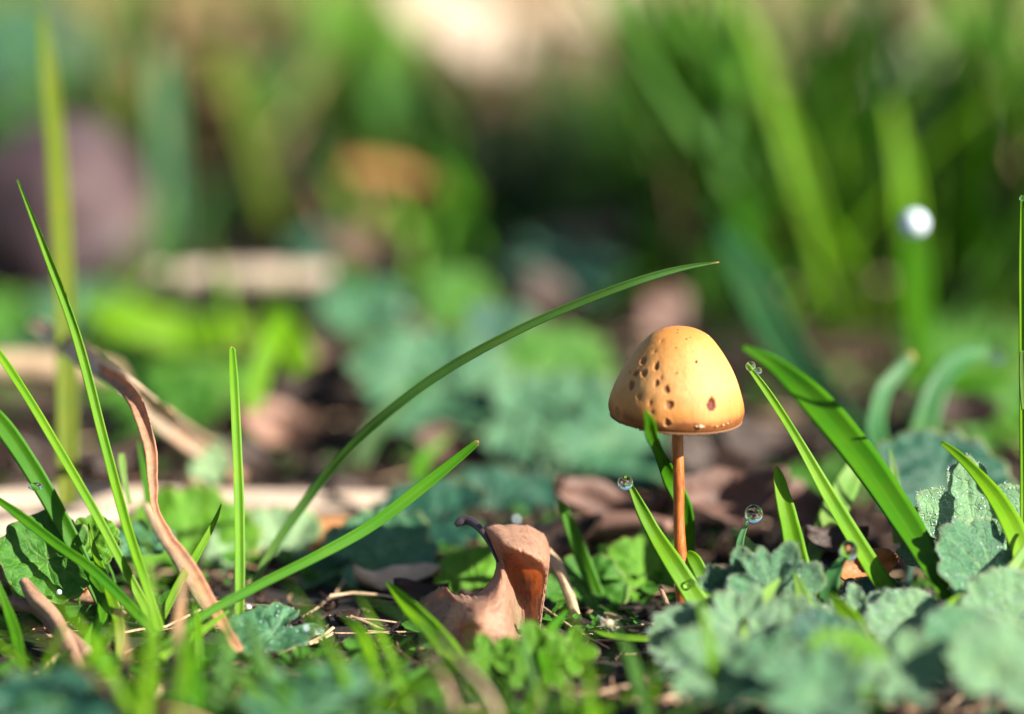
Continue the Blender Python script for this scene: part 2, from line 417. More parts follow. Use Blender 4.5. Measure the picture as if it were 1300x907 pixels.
blade('blade_of_grass', [(1050, 790, 44.8, 34), (1052, 745, 44.7, 32), (1062, 722, 44.7, 20), (1074, 704, 44.7, 8)],
      M['blue'], 'short blue-green blade with the lowest dewdrop of the right-hand blades on its tip', GB, fold=.3)
blade('blade_of_grass', [(934, 760, 45.4, 14), (937, 720, 45.8, 15), (940, 685, 45.9, 12), (952, 657, 46, 3)],
      M['blue'], 'thin dark blade holding up the hanging dewdrop right of the stem', GB)
# blades at the stem
blade('blade_of_grass', [(868, 735, 47, 26), (872, 690, 46.9, 26), (868, 645, 46.7, 27), (850, 606, 46.5, 26), (835, 573, 45.6, 17), (826, 550, 44.6, 23), (823, 535, 44.2, 19), (819, 521, 44.0, 3)],
      M['green'], 'twisted blade winding behind the stem and ending in front of the cap', GB, n=50, twist=(-10, 40), fold=.3)
blade('blade_of_grass', [(905, 800, 45.4, 40), (882, 760, 45.5, 36), (856, 718, 45.6, 31), (832, 680, 45.8, 25), (815, 648, 45.9, 20), (800, 616, 46, 9)],
      M['bright'], 'broad blade rising left of the stem with a dewdrop on its tip', GB, fold=.3, twist=(25, -10))
blade('blade_of_grass', [(775, 800, 48, 20), (757, 755, 48, 24), (738, 705, 48, 24), (724, 668, 48, 20), (710, 635, 48, 5)],
      M['green'], 'soft lone blade between the dead leaf and the mushroom', GB, fold=.25)
blade('blade_of_grass', [(803, 810, 48.5, 20), (808, 760, 48.8, 24), (812, 710, 49.2, 24), (820, 655, 49.6, 4)],
      M['pale'], 'faint upright blade left of the stem, out of focus', GB)
blade('blade_of_grass', [(905, 765, 45.7, 22), (893, 735, 45.8, 24), (880, 710, 45.9, 22), (871, 701, 46, 6)],
      M['bright'], 'small yellowish blade touching the right side of the stem foot', GB, blunt=True)
blade('blade_of_grass', [(880, 765, 46.6, 22), (878, 735, 46.7, 24), (876, 705, 46.8, 4)],
      M['green'], 'little green blade hidden behind the stem foot', GB)
blade('blade_of_grass', [(585, 850, 43.2, 40), (562, 818, 43.6, 36), (538, 790, 44, 30), (512, 763, 44.3, 22), (490, 738, 44.6, 4)],
      M['bright'], 'broad folded blade lying in front of the curled dead leaf', GB, fold=.35, twist=(20, -10))
blade('blade_of_grass', [(835, 812, 44.6, 9), (800, 810, 44.6, 10), (770, 806, 44.6, 8), (755, 801, 44.6, 2)],
      M['bright'], 'tiny flat blade on the ground beneath the fluffy seed', GB)
blade('blade_of_grass', [(990, 800, 44.6, 26), (975, 745, 45.4, 28), (955, 700, 46.2, 22), (930, 672, 47, 6)],
      M['pale'], 'soft pale blade among the leaves right of the stem', GB)
blade('blade_of_grass', [(1225, 830, 43.6, 50), (1262, 770, 44, 40), (1290, 722, 44.4, 28), (1330, 660, 45, 5)],
      M['pale'], 'wide pale ribbed blade rising right over the corner leaves', GB, fold=.3)
# near mid-ground blades on the dark litter
for c_, m_, lab in (
    ([(392, 500, 62, 30), (380, 455, 62.5, 36), (360, 420, 63, 36), (335, 395, 63.5, 8)], 'bright', 'blurred bright blade bending behind the upright blade'),
    ([(318, 520, 58, 26), (330, 470, 58.5, 28), (345, 430, 59, 26), (362, 395, 60, 5)], 'bright', 'blurred light blade just right of the upright blade'),
    ([(320, 420, 70, 30), (240, 425, 68, 44), (170, 410, 67, 48), (105, 385, 66, 10)], 'bright', 'blurred broad blade lying sideways above the tan straw'),
    ([(330, 485, 66, 34), (250, 480, 65, 44), (180, 490, 64, 40), (110, 500, 63, 8)], 'green', 'blurred dark blade lying below the sideways bright blade'),
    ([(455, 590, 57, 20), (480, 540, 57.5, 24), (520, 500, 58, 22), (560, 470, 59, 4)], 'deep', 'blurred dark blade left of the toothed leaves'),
    ([(540, 650, 54, 16), (530, 610, 54.5, 18), (540, 580, 55, 16), (575, 550, 55.5, 3)], 'green', 'blurred blade below the toothed leaves'),
    ([(1180, 500, 62, 26), (1168, 420, 64, 30), (1160, 330, 66, 30), (1150, 250, 68, 6)], 'green', 'blurred upright blade below the round shining dewdrop'),
    ([(1010, 480, 66, 24), (985, 400, 68, 28), (955, 320, 70, 26), (930, 230, 72, 5)], 'green', 'blurred blade above the broad green blade at the right'),
    ([(1290, 480, 60, 22), (1240, 480, 60, 26), (1180, 490, 60, 24), (1130, 470, 60, 4)], 'green', 'blurred blade lying across behind the bent bluish blades'),
    ([(450, 430, 68, 20), (470, 390, 69, 26), (440, 340, 70, 24), (405, 310, 71, 4)], 'green', 'blurred blade curling beside the pale twig'),
    ([(235, 560, 56, 18), (205, 530, 57, 22), (175, 480, 58, 20), (130, 430, 59, 4)], 'deep', 'dark blurred blade behind the broken dry stem')):
    blade('blade_of_grass', c_, M[m_], lab, 'blurred blades of the middle distance', n=20)

for c_, m_, lab in (
    ([(1075, 420, 70, 40), (1040, 300, 71, 46), (1000, 170, 72, 44), (955, 30, 73, 12)], 'bright', 'blurred tall bright blade leaning left above the broad green blade'),
    ([(1060, 380, 76, 40), (1110, 250, 76, 46), (1175, 130, 77, 44), (1260, 20, 78, 12)], 'pale', 'blurred pale blade leaning right over the shining dewdrop'),
    ([(905, 400, 74, 40), (920, 270, 74, 48), (928, 120, 75, 48), (925, -30, 76, 14)], 'green', 'blurred tall upright blade just right above the cap'),
    ([(985, 400, 78, 34), (1040, 280, 78, 40), (1080, 170, 79, 40), (1110, 60, 80, 12)], 'green', 'blurred green blade leaning right between the cap and the dewdrop'),
    ([(850, 330, 86, 40), (875, 200, 87, 54), (865, 90, 88, 54), (840, -20, 89, 14)], 'green', 'blurred broad blade rising above the cap to the top'),
    ([(1150, 420, 68, 36), (1155, 330, 68, 42), (1150, 240, 69, 38), (1130, 130, 70, 12)], 'bright', 'blurred bright upright blade behind the shining dewdrop'),
    ([(1290, 400, 76, 36), (1240, 280, 76, 42), (1220, 170, 77, 42), (1230, 50, 78, 12)], 'bright', 'blurred light blade near the right edge above the curled bluish blade'),
    ([(222, 380, 84, 36), (215, 240, 85, 40), (205, 100, 86, 40), (190, -20, 87, 14)], 'blue', 'blurred bluish upright blade right of the stone'),
    ([(470, 300, 90, 40), (455, 190, 91, 60), (450, 80, 92, 60), (490, -10, 93, 14)], 'bright', 'blurred yellow-green blade at the top left of centre'),
    ([(360, 320, 84, 40), (330, 200, 85, 50), (290, 90, 86, 50), (230, 10, 87, 14)], 'olive', 'blurred olive blade leaning left above the pale twig'),
    ([(560, 330, 80, 30), (590, 290, 80, 40), (575, 230, 81, 36), (540, 200, 82, 10)], 'green', 'blurred curved blade beside the orange twig'),
    ([(700, 260, 88, 30), (790, 235, 88, 44), (870, 235, 89, 40), (950, 260, 90, 12)], 'green', 'blurred blade lying across the shade above the cap'),
    ([(80, 330, 92, 40), (70, 200, 93, 50), (110, 90, 94, 50), (160, 10, 95, 14)], 'deep', 'blurred dark blade rising behind the stone at the top left')):
    blade('blade_of_grass', [(a_, b_, e_, f_ * .68) for a_, b_, e_, f_ in c_], M[m_], lab, 'blurred tall blades of the background', n=20, fold=.3, twist=(-20, 30))

# ------------------------------------------------------------------ stems and straws
def tube(ctrl, mat, name, parent=None, n=40, seg=20, rough=.12, flat=1.0, joints=()):
    V, F, U, D = [], [], [], []
    pts = []
    for i in range(n + 1):
        px, py, d, wpx = crom(ctrl, i / n); pts.append((P(px, py, d), wpx * K * d / DF / 2))
    for i in range(n + 1):
        p, r = pts[i]
        t = (pts[min(i + 1, n)][0] - pts[max(i - 1, 0)][0]).normalized()
        vd = (CAM - p).normalized(); s = t.cross(vd).normalized(); q = s.cross(t)
        for k in range(seg):
            a = 2 * math.pi * k / seg
            rr = r * (1 + rough * nz((math.cos(a) * 2.5, math.sin(a) * 2.5, i * .12 + pts[0][0].x)) + .05 * math.sin(5 * a + pts[0][0].x))
            V.append(p + s * (math.cos(a) * rr) + q * (math.sin(a) * rr * flat)); U.append((k / seg, i / n))
            D.append(max(0, nz((math.cos(a) * 3, math.sin(a) * 3, i * .1 + p.y)) * 1.3 - .2))
    for i in range(n):
        for k in range(seg):
            a, b = i * seg + k, i * seg + (k + 1) % seg
            F.append((a, b, b + seg, a + seg))
    F.append(tuple(range(seg - 1, -1, -1))); F.append(tuple(n * seg + k for k in range(seg)))
    return V, F, U, {'dark': D}, pts

def straw(name, ctrl, mat, label, cat, group=None, n=40, flat=1.0, joints=(), rough=.12):
    V, F, U, A, pts = tube(ctrl, mat, name, n=n, flat=flat, rough=rough)
    base = pts[0][0].copy()
    if not joints:
        o = obj(name, mesh(name, [v - base for v in V], F, mat, U, A)); o.location = base
        return tag(o, label, cat, group)
    e = empty(name, base, label, cat, group)
    obj('stalk', mesh('stalk', [v - base for v in V], F, mat, U, A), e)
    for j in joints:
        c = [tuple(crom(ctrl, min(1, max(0, j + dj)))[:3]) + (crom(ctrl, j)[3] * wj,) for dj, wj in ((-.02, 1.0), (-.008, 1.35), (.008, 1.35), (.02, 1.0))]
        V2, F2, U2, A2, _ = tube(c, mat, 'joint', n=6, flat=flat)
        obj('joint', mesh('joint', [v - base for v in V2], F2, M['brown_stem'], U2, A2), e)
    return e

ST = 'dry straws and stems in the litter'
M['dry_brown'] = grass_mat('dry_strip_brown', (.44, .235, .14), (.52, .30, .18), rough=.5, tr=.25)
blade('dry_stem', [(302, 826, 44.0, 18), (272, 775, 44.5, 20), (240, 718, 45, 20), (212, 680, 45.2, 17), (197, 645, 45.4, 11), (194, 612, 45.7, 16), (191, 570, 46, 20), (180, 530, 46.3, 23), (168, 503, 46.7, 23), (150, 484, 47.3, 22), (125, 468, 48.3, 18)],
      M['dry_brown'], 'kinked brown dry grass strip standing in the left clump', ST, 'dry stem', fold=.5, twist=(35, -25), n=60, thick=.05, wob=.012)
blade('dry_stem', [(315, 605, 56, 26), (262, 572, 54, 32), (210, 535, 51, 36), (160, 490, 48.2, 34), (110, 455, 50.5, 30), (75, 430, 53, 28), (40, 408, 54.5, 16)],
      M['straw'], 'faded flat strip of dry grass slanting behind the kinked brown strip', ST, 'dry stem', fold=.3, twist=(-20, 20), n=40, thick=.03, wob=.02)
straw('dry_stem', [(280, 800, 46.4, 14), (250, 752, 46.8, 17), (228, 712, 47.2, 17), (200, 670, 47.8, 14), (185, 640, 48.2, 8)],
      M['straw_stem'], 'pale thin straw running along behind the kinked brown stem', 'dry stem', ST, flat=.5)
straw('straw', [(-60, 645, 54, 40), (80, 640, 54, 44), (220, 640, 54, 46), (350, 642, 54, 42), (500, 640, 54, 30)], M['pale_stem'],
      'thick pale tan straw lying level behind the left clump', 'straw', ST, joints=(.55,))
straw('straw', [(260, 690, 51.5, 30), (340, 682, 51.5, 40), (420, 675, 51.5, 38), (490, 670, 51.5, 20)], M['litter_orange'],
      'short orange-brown straw just below the thick level straw', 'straw', ST)
straw('straw', [(-60, 690, 51, 34), (30, 672, 51, 36), (100, 668, 51, 34), (160, 655, 51, 20)], M['pale_stem'],
      'whitish straw at the left edge under the thick level straw', 'straw', ST)
straw('straw', [(195, 352, 70, 26), (260, 351, 70, 30), (340, 352, 70, 32), (420, 350, 70, 24)], M['pale_stem'],
      'pale blurred twig lying level right of the purplish stone', 'twig', ST, joints=(.4,))
straw('straw', [(-50, 468, 61, 34), (40, 465, 61, 36), (110, 472, 61, 34), (165, 478, 61, 24)], M['straw_stem'],
      'blurred tan straw at the left edge below the purplish stone', 'straw', ST)
straw('twig', [(440, 218, 82, 34), (490, 222, 82, 36), (540, 238, 82, 32), (600, 252, 82, 20)], M['litter_orange'],
      'blurred orange-brown twig in the dark hollow at the upper middle', 'twig', ST)
straw('straw', [(985, 378, 76, 22), (1040, 370, 76, 26), (1100, 364, 76, 26), (1150, 366, 76, 18)], M['straw_stem'],
      'faint blurred tan straw lying level behind the right-hand blades', 'straw', ST)
straw('straw', [(1170, 356, 80, 20), (1230, 350, 80, 26), (1290, 346, 80, 26), (1340, 338, 80, 20)], M['litter_pink'],
      'faint blurred pinkish straw at the right edge, right of the other level one', 'straw', ST)
straw('straw', [(1100, -10, 120, 40), (1150, 60, 115, 44), (1210, 110, 112, 44), (1250, 150, 110, 30)], M['pale_stem'],
      'blurred pale stalk leaning right at the top right', 'straw', ST)
straw('straw', [(1170, 250, 90, 40), (1230, 215, 92, 44), (1290, 195, 94, 44), (1350, 180, 96, 30)], M['straw_stem'],
      'blurred tan stalk sloping up to the right edge', 'straw', ST)
straw('straw', [(650, 322, 84, 30), (720, 305, 84, 34), (790, 300, 84, 22)], M['straw_stem'],
      'faint tan straw behind and left of the mushroom cap', 'straw', ST)
straw('straw', [(734, 792, 46.6, 12), (722, 755, 47, 14), (708, 720, 47.3, 15), (695, 700, 47.6, 10)], M['straw_stem'],
      'short thin straw leaning on the dead leaf', 'straw', ST)
straw('straw', [(100, 850, 44, 20), (72, 790, 44.8, 20), (45, 760, 45.2, 20), (30, 738, 45.5, 12)], M['brown_stem'],
      'reddish brown broken stem at the lower left corner', 'dry stem', ST)
straw('straw', [(110, 830, 44.6, 20), (75, 800, 45, 22), (45, 772, 45.4, 20), (-20, 765, 45.6, 16)], M['litter_pink'],
      'pinkish straw crossing the reddish broken stem', 'straw', ST)
straw('straw', [(30, 738, 47, 14), (80, 752, 47, 22), (130, 760, 47, 20), (160, 780, 47, 8)], M['brown_stem'],
      'brown splinter lying under the dark green leaf at lower left', 'straw', ST)
straw('straw', [(640, 690, 51.5, 20), (720, 672, 51, 30), (800, 665, 50.5, 30), (850, 668, 50, 16)], M['litter_pink'],
      'soft pinkish stick lying left of the mushroom stem', 'straw', ST)
straw('straw', [(838, 745, 45.7, 5), (848, 770, 45.3, 6), (858, 795, 45, 5)], M['brown_stem'],
      'thin reddish sliver at the foot of the dew-tipped blade by the stem', 'straw', ST)

# ------------------------------------------------------------------ mushroom
MD = 46.0
cap_c = P(859, 517, MD)                     # centre of the widest ring
prof = [(0, 0), (13, 1.2), (26, 5), (39.5, 13.5), (55, 32), (67.5, 51), (76.5, 70), (83, 88), (86, 100), (86.5, 105), (85.5, 111), (83, 116), (78.5, 119.5), (73, 120)]
stem_base = P(866, gpy(46.0) + 6, MD)
mush = empty('mushroom', stem_base, 'yellow-orange mushroom with a pitted bell cap on a thin orange stem', 'mushroom')
tilt = Matrix.Rotation(R(2.6), 3, 'Y') @ Matrix.Rotation(R(3), 3, 'X')
NTH, NR = 300, 150
zs, rs = [], []
ts = np.linspace(0, 1, NR)
pr = [(a * K, (104 - b) * K) for a, b in prof]
for t in ts:
    r_, z_ = crom(pr, t ** .9); rs.append(max(0, r_)); zs.append(z_)
CV = []
for j in range(NR):
    for i in range(NTH):
        a = 2 * math.pi * i / NTH
        u_ = Vector((math.cos(a), math.sin(a), 0))
        wob = 1 + .012 * nz((u_.x * 1.3, u_.y * 1.3, zs[j] * 1.1)) + .004 * nz((u_.x * 7, u_.y * 7, zs[j] * 3))
        if j > NR * .86: wob += (.016 * nz((u_.x * 9, u_.y * 9, 5)) + .010 * nz((u_.x * 24, u_.y * 24, 8))) * (j / NR - .86) / .14
        CV.append(cap_c + tilt @ Vector((u_.x * rs[j] * wob, u_.y * rs[j] * wob, zs[j] - .002 * (j > NR * .9) * (1 + nz((u_.x * 20, u_.y * 20, 1))))))
CF = []
for j in range(NR - 1):
    for i in range(NTH):
        a, b = j * NTH + i, j * NTH + (i + 1) % NTH
        CF.append((a, a + NTH, b + NTH, b))
bvh = BVHTree.FromPolygons(CV, CF)
cen = cap_c + Vector((0, 0, -.15))
zp = lambda zx, zy: (740 + zx / 5.333, 390 + zy / 5.333)
pits = [(408, 362, 17, 27, .8), (495, 398, 18, 25, .9), (358, 447, 14, 22, 1), (412, 447, 17, 25, .8), (328, 528, 17, 31, 1), (497, 512, 14, 22, 1), (527, 478, 9, 14, .5),
        (563, 558, 19, 26, .9), (380, 605, 16, 21, .5), (455, 648, 10, 17, .6), (582, 663, 23, 31, .9), (232, 718, 14, 38, .8), (570, 785, 21, 22, 1), (872, 660, 25, 42, 1.2),
        (465, 712, 9, 13, .6), (318, 440, 6, 13, .5), (530, 230, 8, 10, .25), (486, 300, 6, 8, .3)]
arr = np.array([tuple(v) for v in CV]); pit = np.zeros(len(CV)); red = np.zeros(len(CV)); disp = np.zeros(len(CV)); shal = np.zeros(len(CV))
nrm = arr - np.array(tuple(cen)); nrm /= np.linalg.norm(nrm, axis=1)[:, None]
for k, (zx, zy, rx, ry, dk) in enumerate(pits):
    px, py = zp(zx, zy); dr = (P(px, py, 40) - CAM).normalized()
    loc, nn, _, _ = bvh.ray_cast(CAM, dr)
    if loc is None: continue
    if nn.dot(dr) > 0: nn = -nn
    sx = nn.cross(UP).normalized() * -1; sy = nn.cross(sx).normalized()
    d_ = arr - np.array(tuple(loc))
    fx = max(.35, abs(sx.dot(Vector((1, 0, 0))))); 
    a = d_ @ np.array(tuple(sx)) / (1.15 * rx / 5.333 * K / fx); b = d_ @ np.array(tuple(sy)) / (1.12 * ry / 5.333 * K)
    away = np.abs(d_ @ np.array(tuple(nn))) < .5
    rr = np.sqrt(a * a + b * b) * (1 + .10 * np.sin(2 * np.arctan2(b, a) + k * 1.7) + .07 * np.sin(3 * np.arctan2(b, a) + k) + .06 * np.sin(7 * np.arctan2(b, a) + 2 * k) + .05 * np.sin(11 * np.arctan2(b, a) + 5 * k))
    f = np.where(away, np.clip(1.25 * (1 - (rr / 1.05) ** 3), 0, 1), 0)
    lip = np.where(away, np.exp(-((rr - 1.18) / .16) ** 2), 0)
    dish = np.where(away, np.exp(-(rr / 1.7) ** 2), 0)
    disp += (-.023 * f * min(1, dk) * (min(rx, 24) / 18) + .006 * lip * dk - .012 * dish)
    pit = np.maximum(pit, np.clip(f * 1.6, 0, 1) * min(1, dk)); shal = np.maximum(shal, dish * .8 * min(1, dk))
    if k == 13: red = np.maximum(red, np.clip(f * 1.6, 0, 1))
arr = arr + nrm * disp[:, None]
hgt = np.repeat(np.array(zs) / zs[0], NTH)

def cap_mat():
    q = NT('mushroom_cap'); geo = q.n('ShaderNodeTexCoord').outputs['Object']
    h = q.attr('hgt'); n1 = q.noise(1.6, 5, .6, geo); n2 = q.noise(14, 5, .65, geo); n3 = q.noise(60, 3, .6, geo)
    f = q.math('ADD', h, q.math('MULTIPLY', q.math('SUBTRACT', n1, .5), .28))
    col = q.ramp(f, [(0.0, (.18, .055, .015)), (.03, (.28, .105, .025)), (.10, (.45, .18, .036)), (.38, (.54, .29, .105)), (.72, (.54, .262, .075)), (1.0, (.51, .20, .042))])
    st = q.n('ShaderNodeMapping'); q.l(geo, st.inputs[0]); st.inputs['Scale'].default_value = (11, 11, 1.0)
    fib = q.noise(2.0, 4, .6, st.outputs[0])
    col = q.mix(q.math('MULTIPLY', q.ramp(fib, [(.42, (0, 0, 0)), (.72, (1, 1, 1))]), .42), col, (.30, .125, .03))
    col = q.mix(q.math('MULTIPLY', q.ramp(n2, [(.55, (0, 0, 0)), (.75, (1, 1, 1))]), .3), col, (.55, .26, .07))
    dots = q.ramp(n3, [(.66, (0, 0, 0)), (.72, (1, 1, 1))])
    col = q.mix(q.math('MULTIPLY', dots, .35), col, (.30, .15, .05))
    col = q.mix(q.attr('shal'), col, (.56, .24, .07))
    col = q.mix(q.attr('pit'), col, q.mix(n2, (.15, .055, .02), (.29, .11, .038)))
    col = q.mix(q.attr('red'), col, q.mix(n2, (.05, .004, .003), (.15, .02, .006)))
    q.l(col, q.b.inputs['Base Color'])
    q.b.inputs['Roughness'].default_value = .6; q.b.inputs['Specular IOR Level'].default_value = .3
    q.b.inputs['Subsurface Weight'].default_value = .2
    q.b.inputs['Subsurface Radius'].default_value = (.12, .05, .02); q.b.inputs['Subsurface Scale'].default_value = 1.0
    q.bump(q.math('ADD', q.math('ADD', n2, q.math('MULTIPLY', n3, .7)), q.math('MULTIPLY', fib, 1.2)), .32, .014)
    return q.m
M['cap'] = cap_mat()
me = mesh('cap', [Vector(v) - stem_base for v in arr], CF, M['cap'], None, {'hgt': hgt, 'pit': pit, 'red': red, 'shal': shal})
o = obj('cap', me, mush)
rim_z = zs[-1]
# underside: gills
def gill_mat():
    q = NT('mushroom_gills'); q.b.inputs['Base Color'].default_value = (.16, .075, .03, 1); q.b.inputs['Roughness'].default_value = .7; return q.m
M['gill'] = gill_mat()
V, F = [], []
NG = 90
for k in range(NG):
    a = 2 * math.pi * k / NG; th = .006
    c_, s_ = math.cos(a), math.sin(a)
    rows = [(.12, .25, .62), (.5, .12, .5), (.86, .0, .25), (1.0, .01, .09)] if k % 2 == 0 else [(.55, .16, .46), (.7, .08, .38), (.86, .0, .25), (1.0, .01, .09)]
    b0 = len(V)
    for (r_, z0, z1) in rows:
        for sgn in (-1, 1):
            for zz in (z0, z1):
                V.append(cap_c + tilt @ Vector((c_ * r_ - s_ * th * sgn, s_ * r_ + c_ * th * sgn, rim_z + zz)) - stem_base)
    for i in range(3):
        q_ = b0 + i * 4
        F += [(q_, q_ + 4, q_ + 5, q_ + 1), (q_ + 2, q_ + 3, q_ + 7, q_ + 6), (q_, q_ + 2, q_ + 6, q_ + 4), (q_ + 1, q_ + 5, q_ + 7, q_ + 3)]
og = obj('gills', mesh('gills', V, F, M['gill'], smooth=False), mush)
# inner lining of the cap
V, F = [], []
for j, (r_, z_) in enumerate([(1.075, .03), (.98, .10), (.86, .27), (.68, .46), (.45, .62), (.2, .72), (.001, .74)]):
    for i in range(64):
        a = 2 * math.pi * i / 64
        V.append(cap_c + tilt @ Vector((math.cos(a) * r_, math.sin(a) * r_, rim_z + z_)) - stem_base)
for j in range(6):
    for i in range(64):
        a, b = j * 64 + i, j * 64 + (i + 1) % 64
        F.append((a, b, b + 64, a + 64))
obj('cap_lining', mesh('cap_lining', V, F, M['gill']), mush)
# stem
def stem_mat():
    q = NT('mushroom_stem'); geo = q.n('ShaderNodeTexCoord').outputs['Object']
    mp = q.n('ShaderNodeMapping'); q.l(geo, mp.inputs[0]); mp.inputs['Scale'].default_value = (26, 26, 3)
    fib = q.noise(1.0, 5, .65, mp.outputs[0]); n2 = q.noise(30, 4, .7, geo)
    col = q.ramp(fib, [(.3, (.16, .034, .003)), (.5, (.34, .085, .005)), (.68, (.46, .135, .010)), (.82, (.54, .24, .05))])
    h = q.attr('hgt')
    col = q.mix(q.ramp(h, [(.55, (0, 0, 0)), (1, (1, 1, 1))]), col, (.48, .17, .02))
    col = q.mix(q.math('MULTIPLY', q.ramp(n2, [(.6, (0, 0, 0)), (.7, (1, 1, 1))]), .5), col, (.16, .05, .015))
    q.l(col, q.b.inputs['Base Color']); q.b.inputs['Roughness'].default_value = .45
    q.b.inputs['Subsurface Weight'].default_value = .15; q.b.inputs['Subsurface Radius'].default_value = (.08, .03, .01); q.b.inputs['Subsurface Scale'].default_value = 1.0
    q.bump(q.math('ADD', fib, q.math('MULTIPLY', n2, .6)), .5, .012); return q.m
M['stem'] = stem_mat()
V, F, H = [], [], []
sc_ = [(868, gpy(46) + 8, MD, 19), (866.5, 755, MD, 17), (864.5, 715, MD, 15.8), (862, 660, MD, 14.2), (861.5, 605, MD, 14.4), (861, 565, MD, 14.2), (860.5, 540, MD, 15.5), (860.5, 500, MD, 20)]
for i in range(71):
    px, py, d, wpx = crom(sc_, i / 70); p = P(px, py, d) + Vector((.022 * nz((i * .07, 1, 3)), .03 * nz((i * .07, 4, 3)), 0)); wpx *= 1 + .06 * nz((i * .11, 8, 2))
    for k in range(36):
        a = 2 * math.pi * k / 36
        r_ = wpx * K / 2 * (1 + .045 * nz((math.cos(a) * 3, math.sin(a) * 3, i * .12)) + .02 * nz((math.cos(a) * 9, math.sin(a) * 9, i * .3)))
        V.append(p + Vector((math.cos(a) * r_, math.sin(a) * r_, 0)) - stem_base); H.append(i / 70)
for i in range(70):
    for k in range(36):
        a, b = i * 36 + k, i * 36 + (k + 1) % 36
        F.append((a, b, b + 36, a + 36))
obj('stem', mesh('stem', V, F, M['stem'], None, {'hgt': H}), mush)

def lump(c, r, seed=0, n=7, sq=(1, 1, 1), rough=.35):
    V, F = [], []
    for j in range(n + 1):
        th = math.pi * j / n
        for i in range(n + 3):
            a = 2 * math.pi * i / (n + 3)
            u_ = Vector((math.sin(th) * math.cos(a), math.sin(th) * math.sin(a), math.cos(th)))
            rr = r * (1 + rough * nz(u_ * 1.7 + Vector((seed * 3.1, seed, 0))))
            V.append(c + Vector((u_.x * rr * sq[0], u_.y * rr * sq[1], u_.z * rr * sq[2])))
    m_ = n + 3
    for j in range(n):
        for i in range(m_):
            a, b = j * m_ + i, j * m_ + (i + 1) % m_
            F.append((a, a + m_, b + m_, b))
    return V, F

def simple_mat(name, c, rough=.6):
    q = NT(name); geo = q.n('ShaderNodeTexCoord').outputs['Object']
    q.l(q.mix(q.noise(20, 4, .6, geo), tuple(x * .6 for x in c), tuple(min(1, x * 1.3) for x in c)), q.b.inputs['Base Color'])
    q.b.inputs['Roughness'].default_value = rough; return q.m
M['crumb'] = simple_mat('pale_crumb', (.62, .42, .28), .4)
M['grit'] = simple_mat('dark_grit', (.035, .022, .012))
def on_cap(zx, zy):
    px, py = zp(zx, zy); dr = (P(px, py, 40) - CAM).normalized()
    return bvh.ray_cast(CAM, dr)[0]
V, F = [], []
specks = [(703, 216, 9, 5), (633, 275, 6, 5), (770, 372, 9, 13), (640, 447, 9, 4), (645, 155, 6, 5), (640, 175, 7, 4), (800, 440, 4, 4), (812, 455, 4, 4), (830, 432, 4, 4), (862, 442, 5, 4), (805, 470, 4, 3), (848, 460, 4, 4),
          (795, 450, 4, 3), (822, 470, 3, 3), (1078, 603, 6, 5), (255, 428, 6, 7), (590, 520, 3, 3), (700, 560, 3, 3), (745, 300, 3, 3), (600, 350, 3, 3), (940, 520, 3, 3), (730, 205, 6, 3), (780, 395, 4, 4), (990, 640, 4, 3), (660, 330, 3, 3), (690, 445, 3, 3)]
for k, (zx, zy, a, b) in enumerate(specks):
    p = on_cap(zx, zy)
    if p is None: continue
    v, f = lump(p - stem_base, a / 5.333 * K * .95, k, 5, (1, 1, b / a), .6); n0 = len(V); V += v; F += [tuple(i + n0 for i in q) for q in f]
tag(obj('specks', mesh('specks', V, F, M['grit']), mush), 'dark grit stuck to the cap', None, kind='stuff')
V, F = [], []
rr_ = random.Random(5)
for k in range(230):
    a = rr_.uniform(-2.9, .35) if k < 120 else rr_.uniform(-math.pi, math.pi)
    jj = NR - 1 - int(abs(rr_.gauss(0, 5)))
    c = cap_c + tilt @ Vector((math.cos(a) * rs[jj] * 1.005, math.sin(a) * rs[jj] * 1.005, zs[jj] - .008)) - stem_base
    big = rr_.random() ** 4
    v, f = lump(c, .007 + .022 * big, k, 4, (1.3, 1, .8), .6); n0 = len(V); V += v; F += [tuple(i + n0 for i in q) for q in f]
for zx, zy, a in ((795, 822, 16), (770, 826, 9), (815, 815, 10), (843, 195, 9), (1023, 430, 7), (905, 800, 9), (948, 790, 8), (980, 778, 7)):
    p = on_cap(zx, min(zy, 800) if zx > 700 else zy) or on_cap(zx, zy - 14)
    if p is None: continue
    v, f = lump(p - stem_base + Vector((0, -.01, -.02 if zy > 700 else 0)), a / 5.333 * K * .8, zx, 5, (1.3, 1, .8), .7); n0 = len(V); V += v; F += [tuple(i + n0 for i in q) for q in f]
tag(obj('rim_crumbs', mesh('rim_crumbs', V, F, M['crumb']), mush), 'pale crumbs of the torn veil along the cap rim', None, kind='stuff')

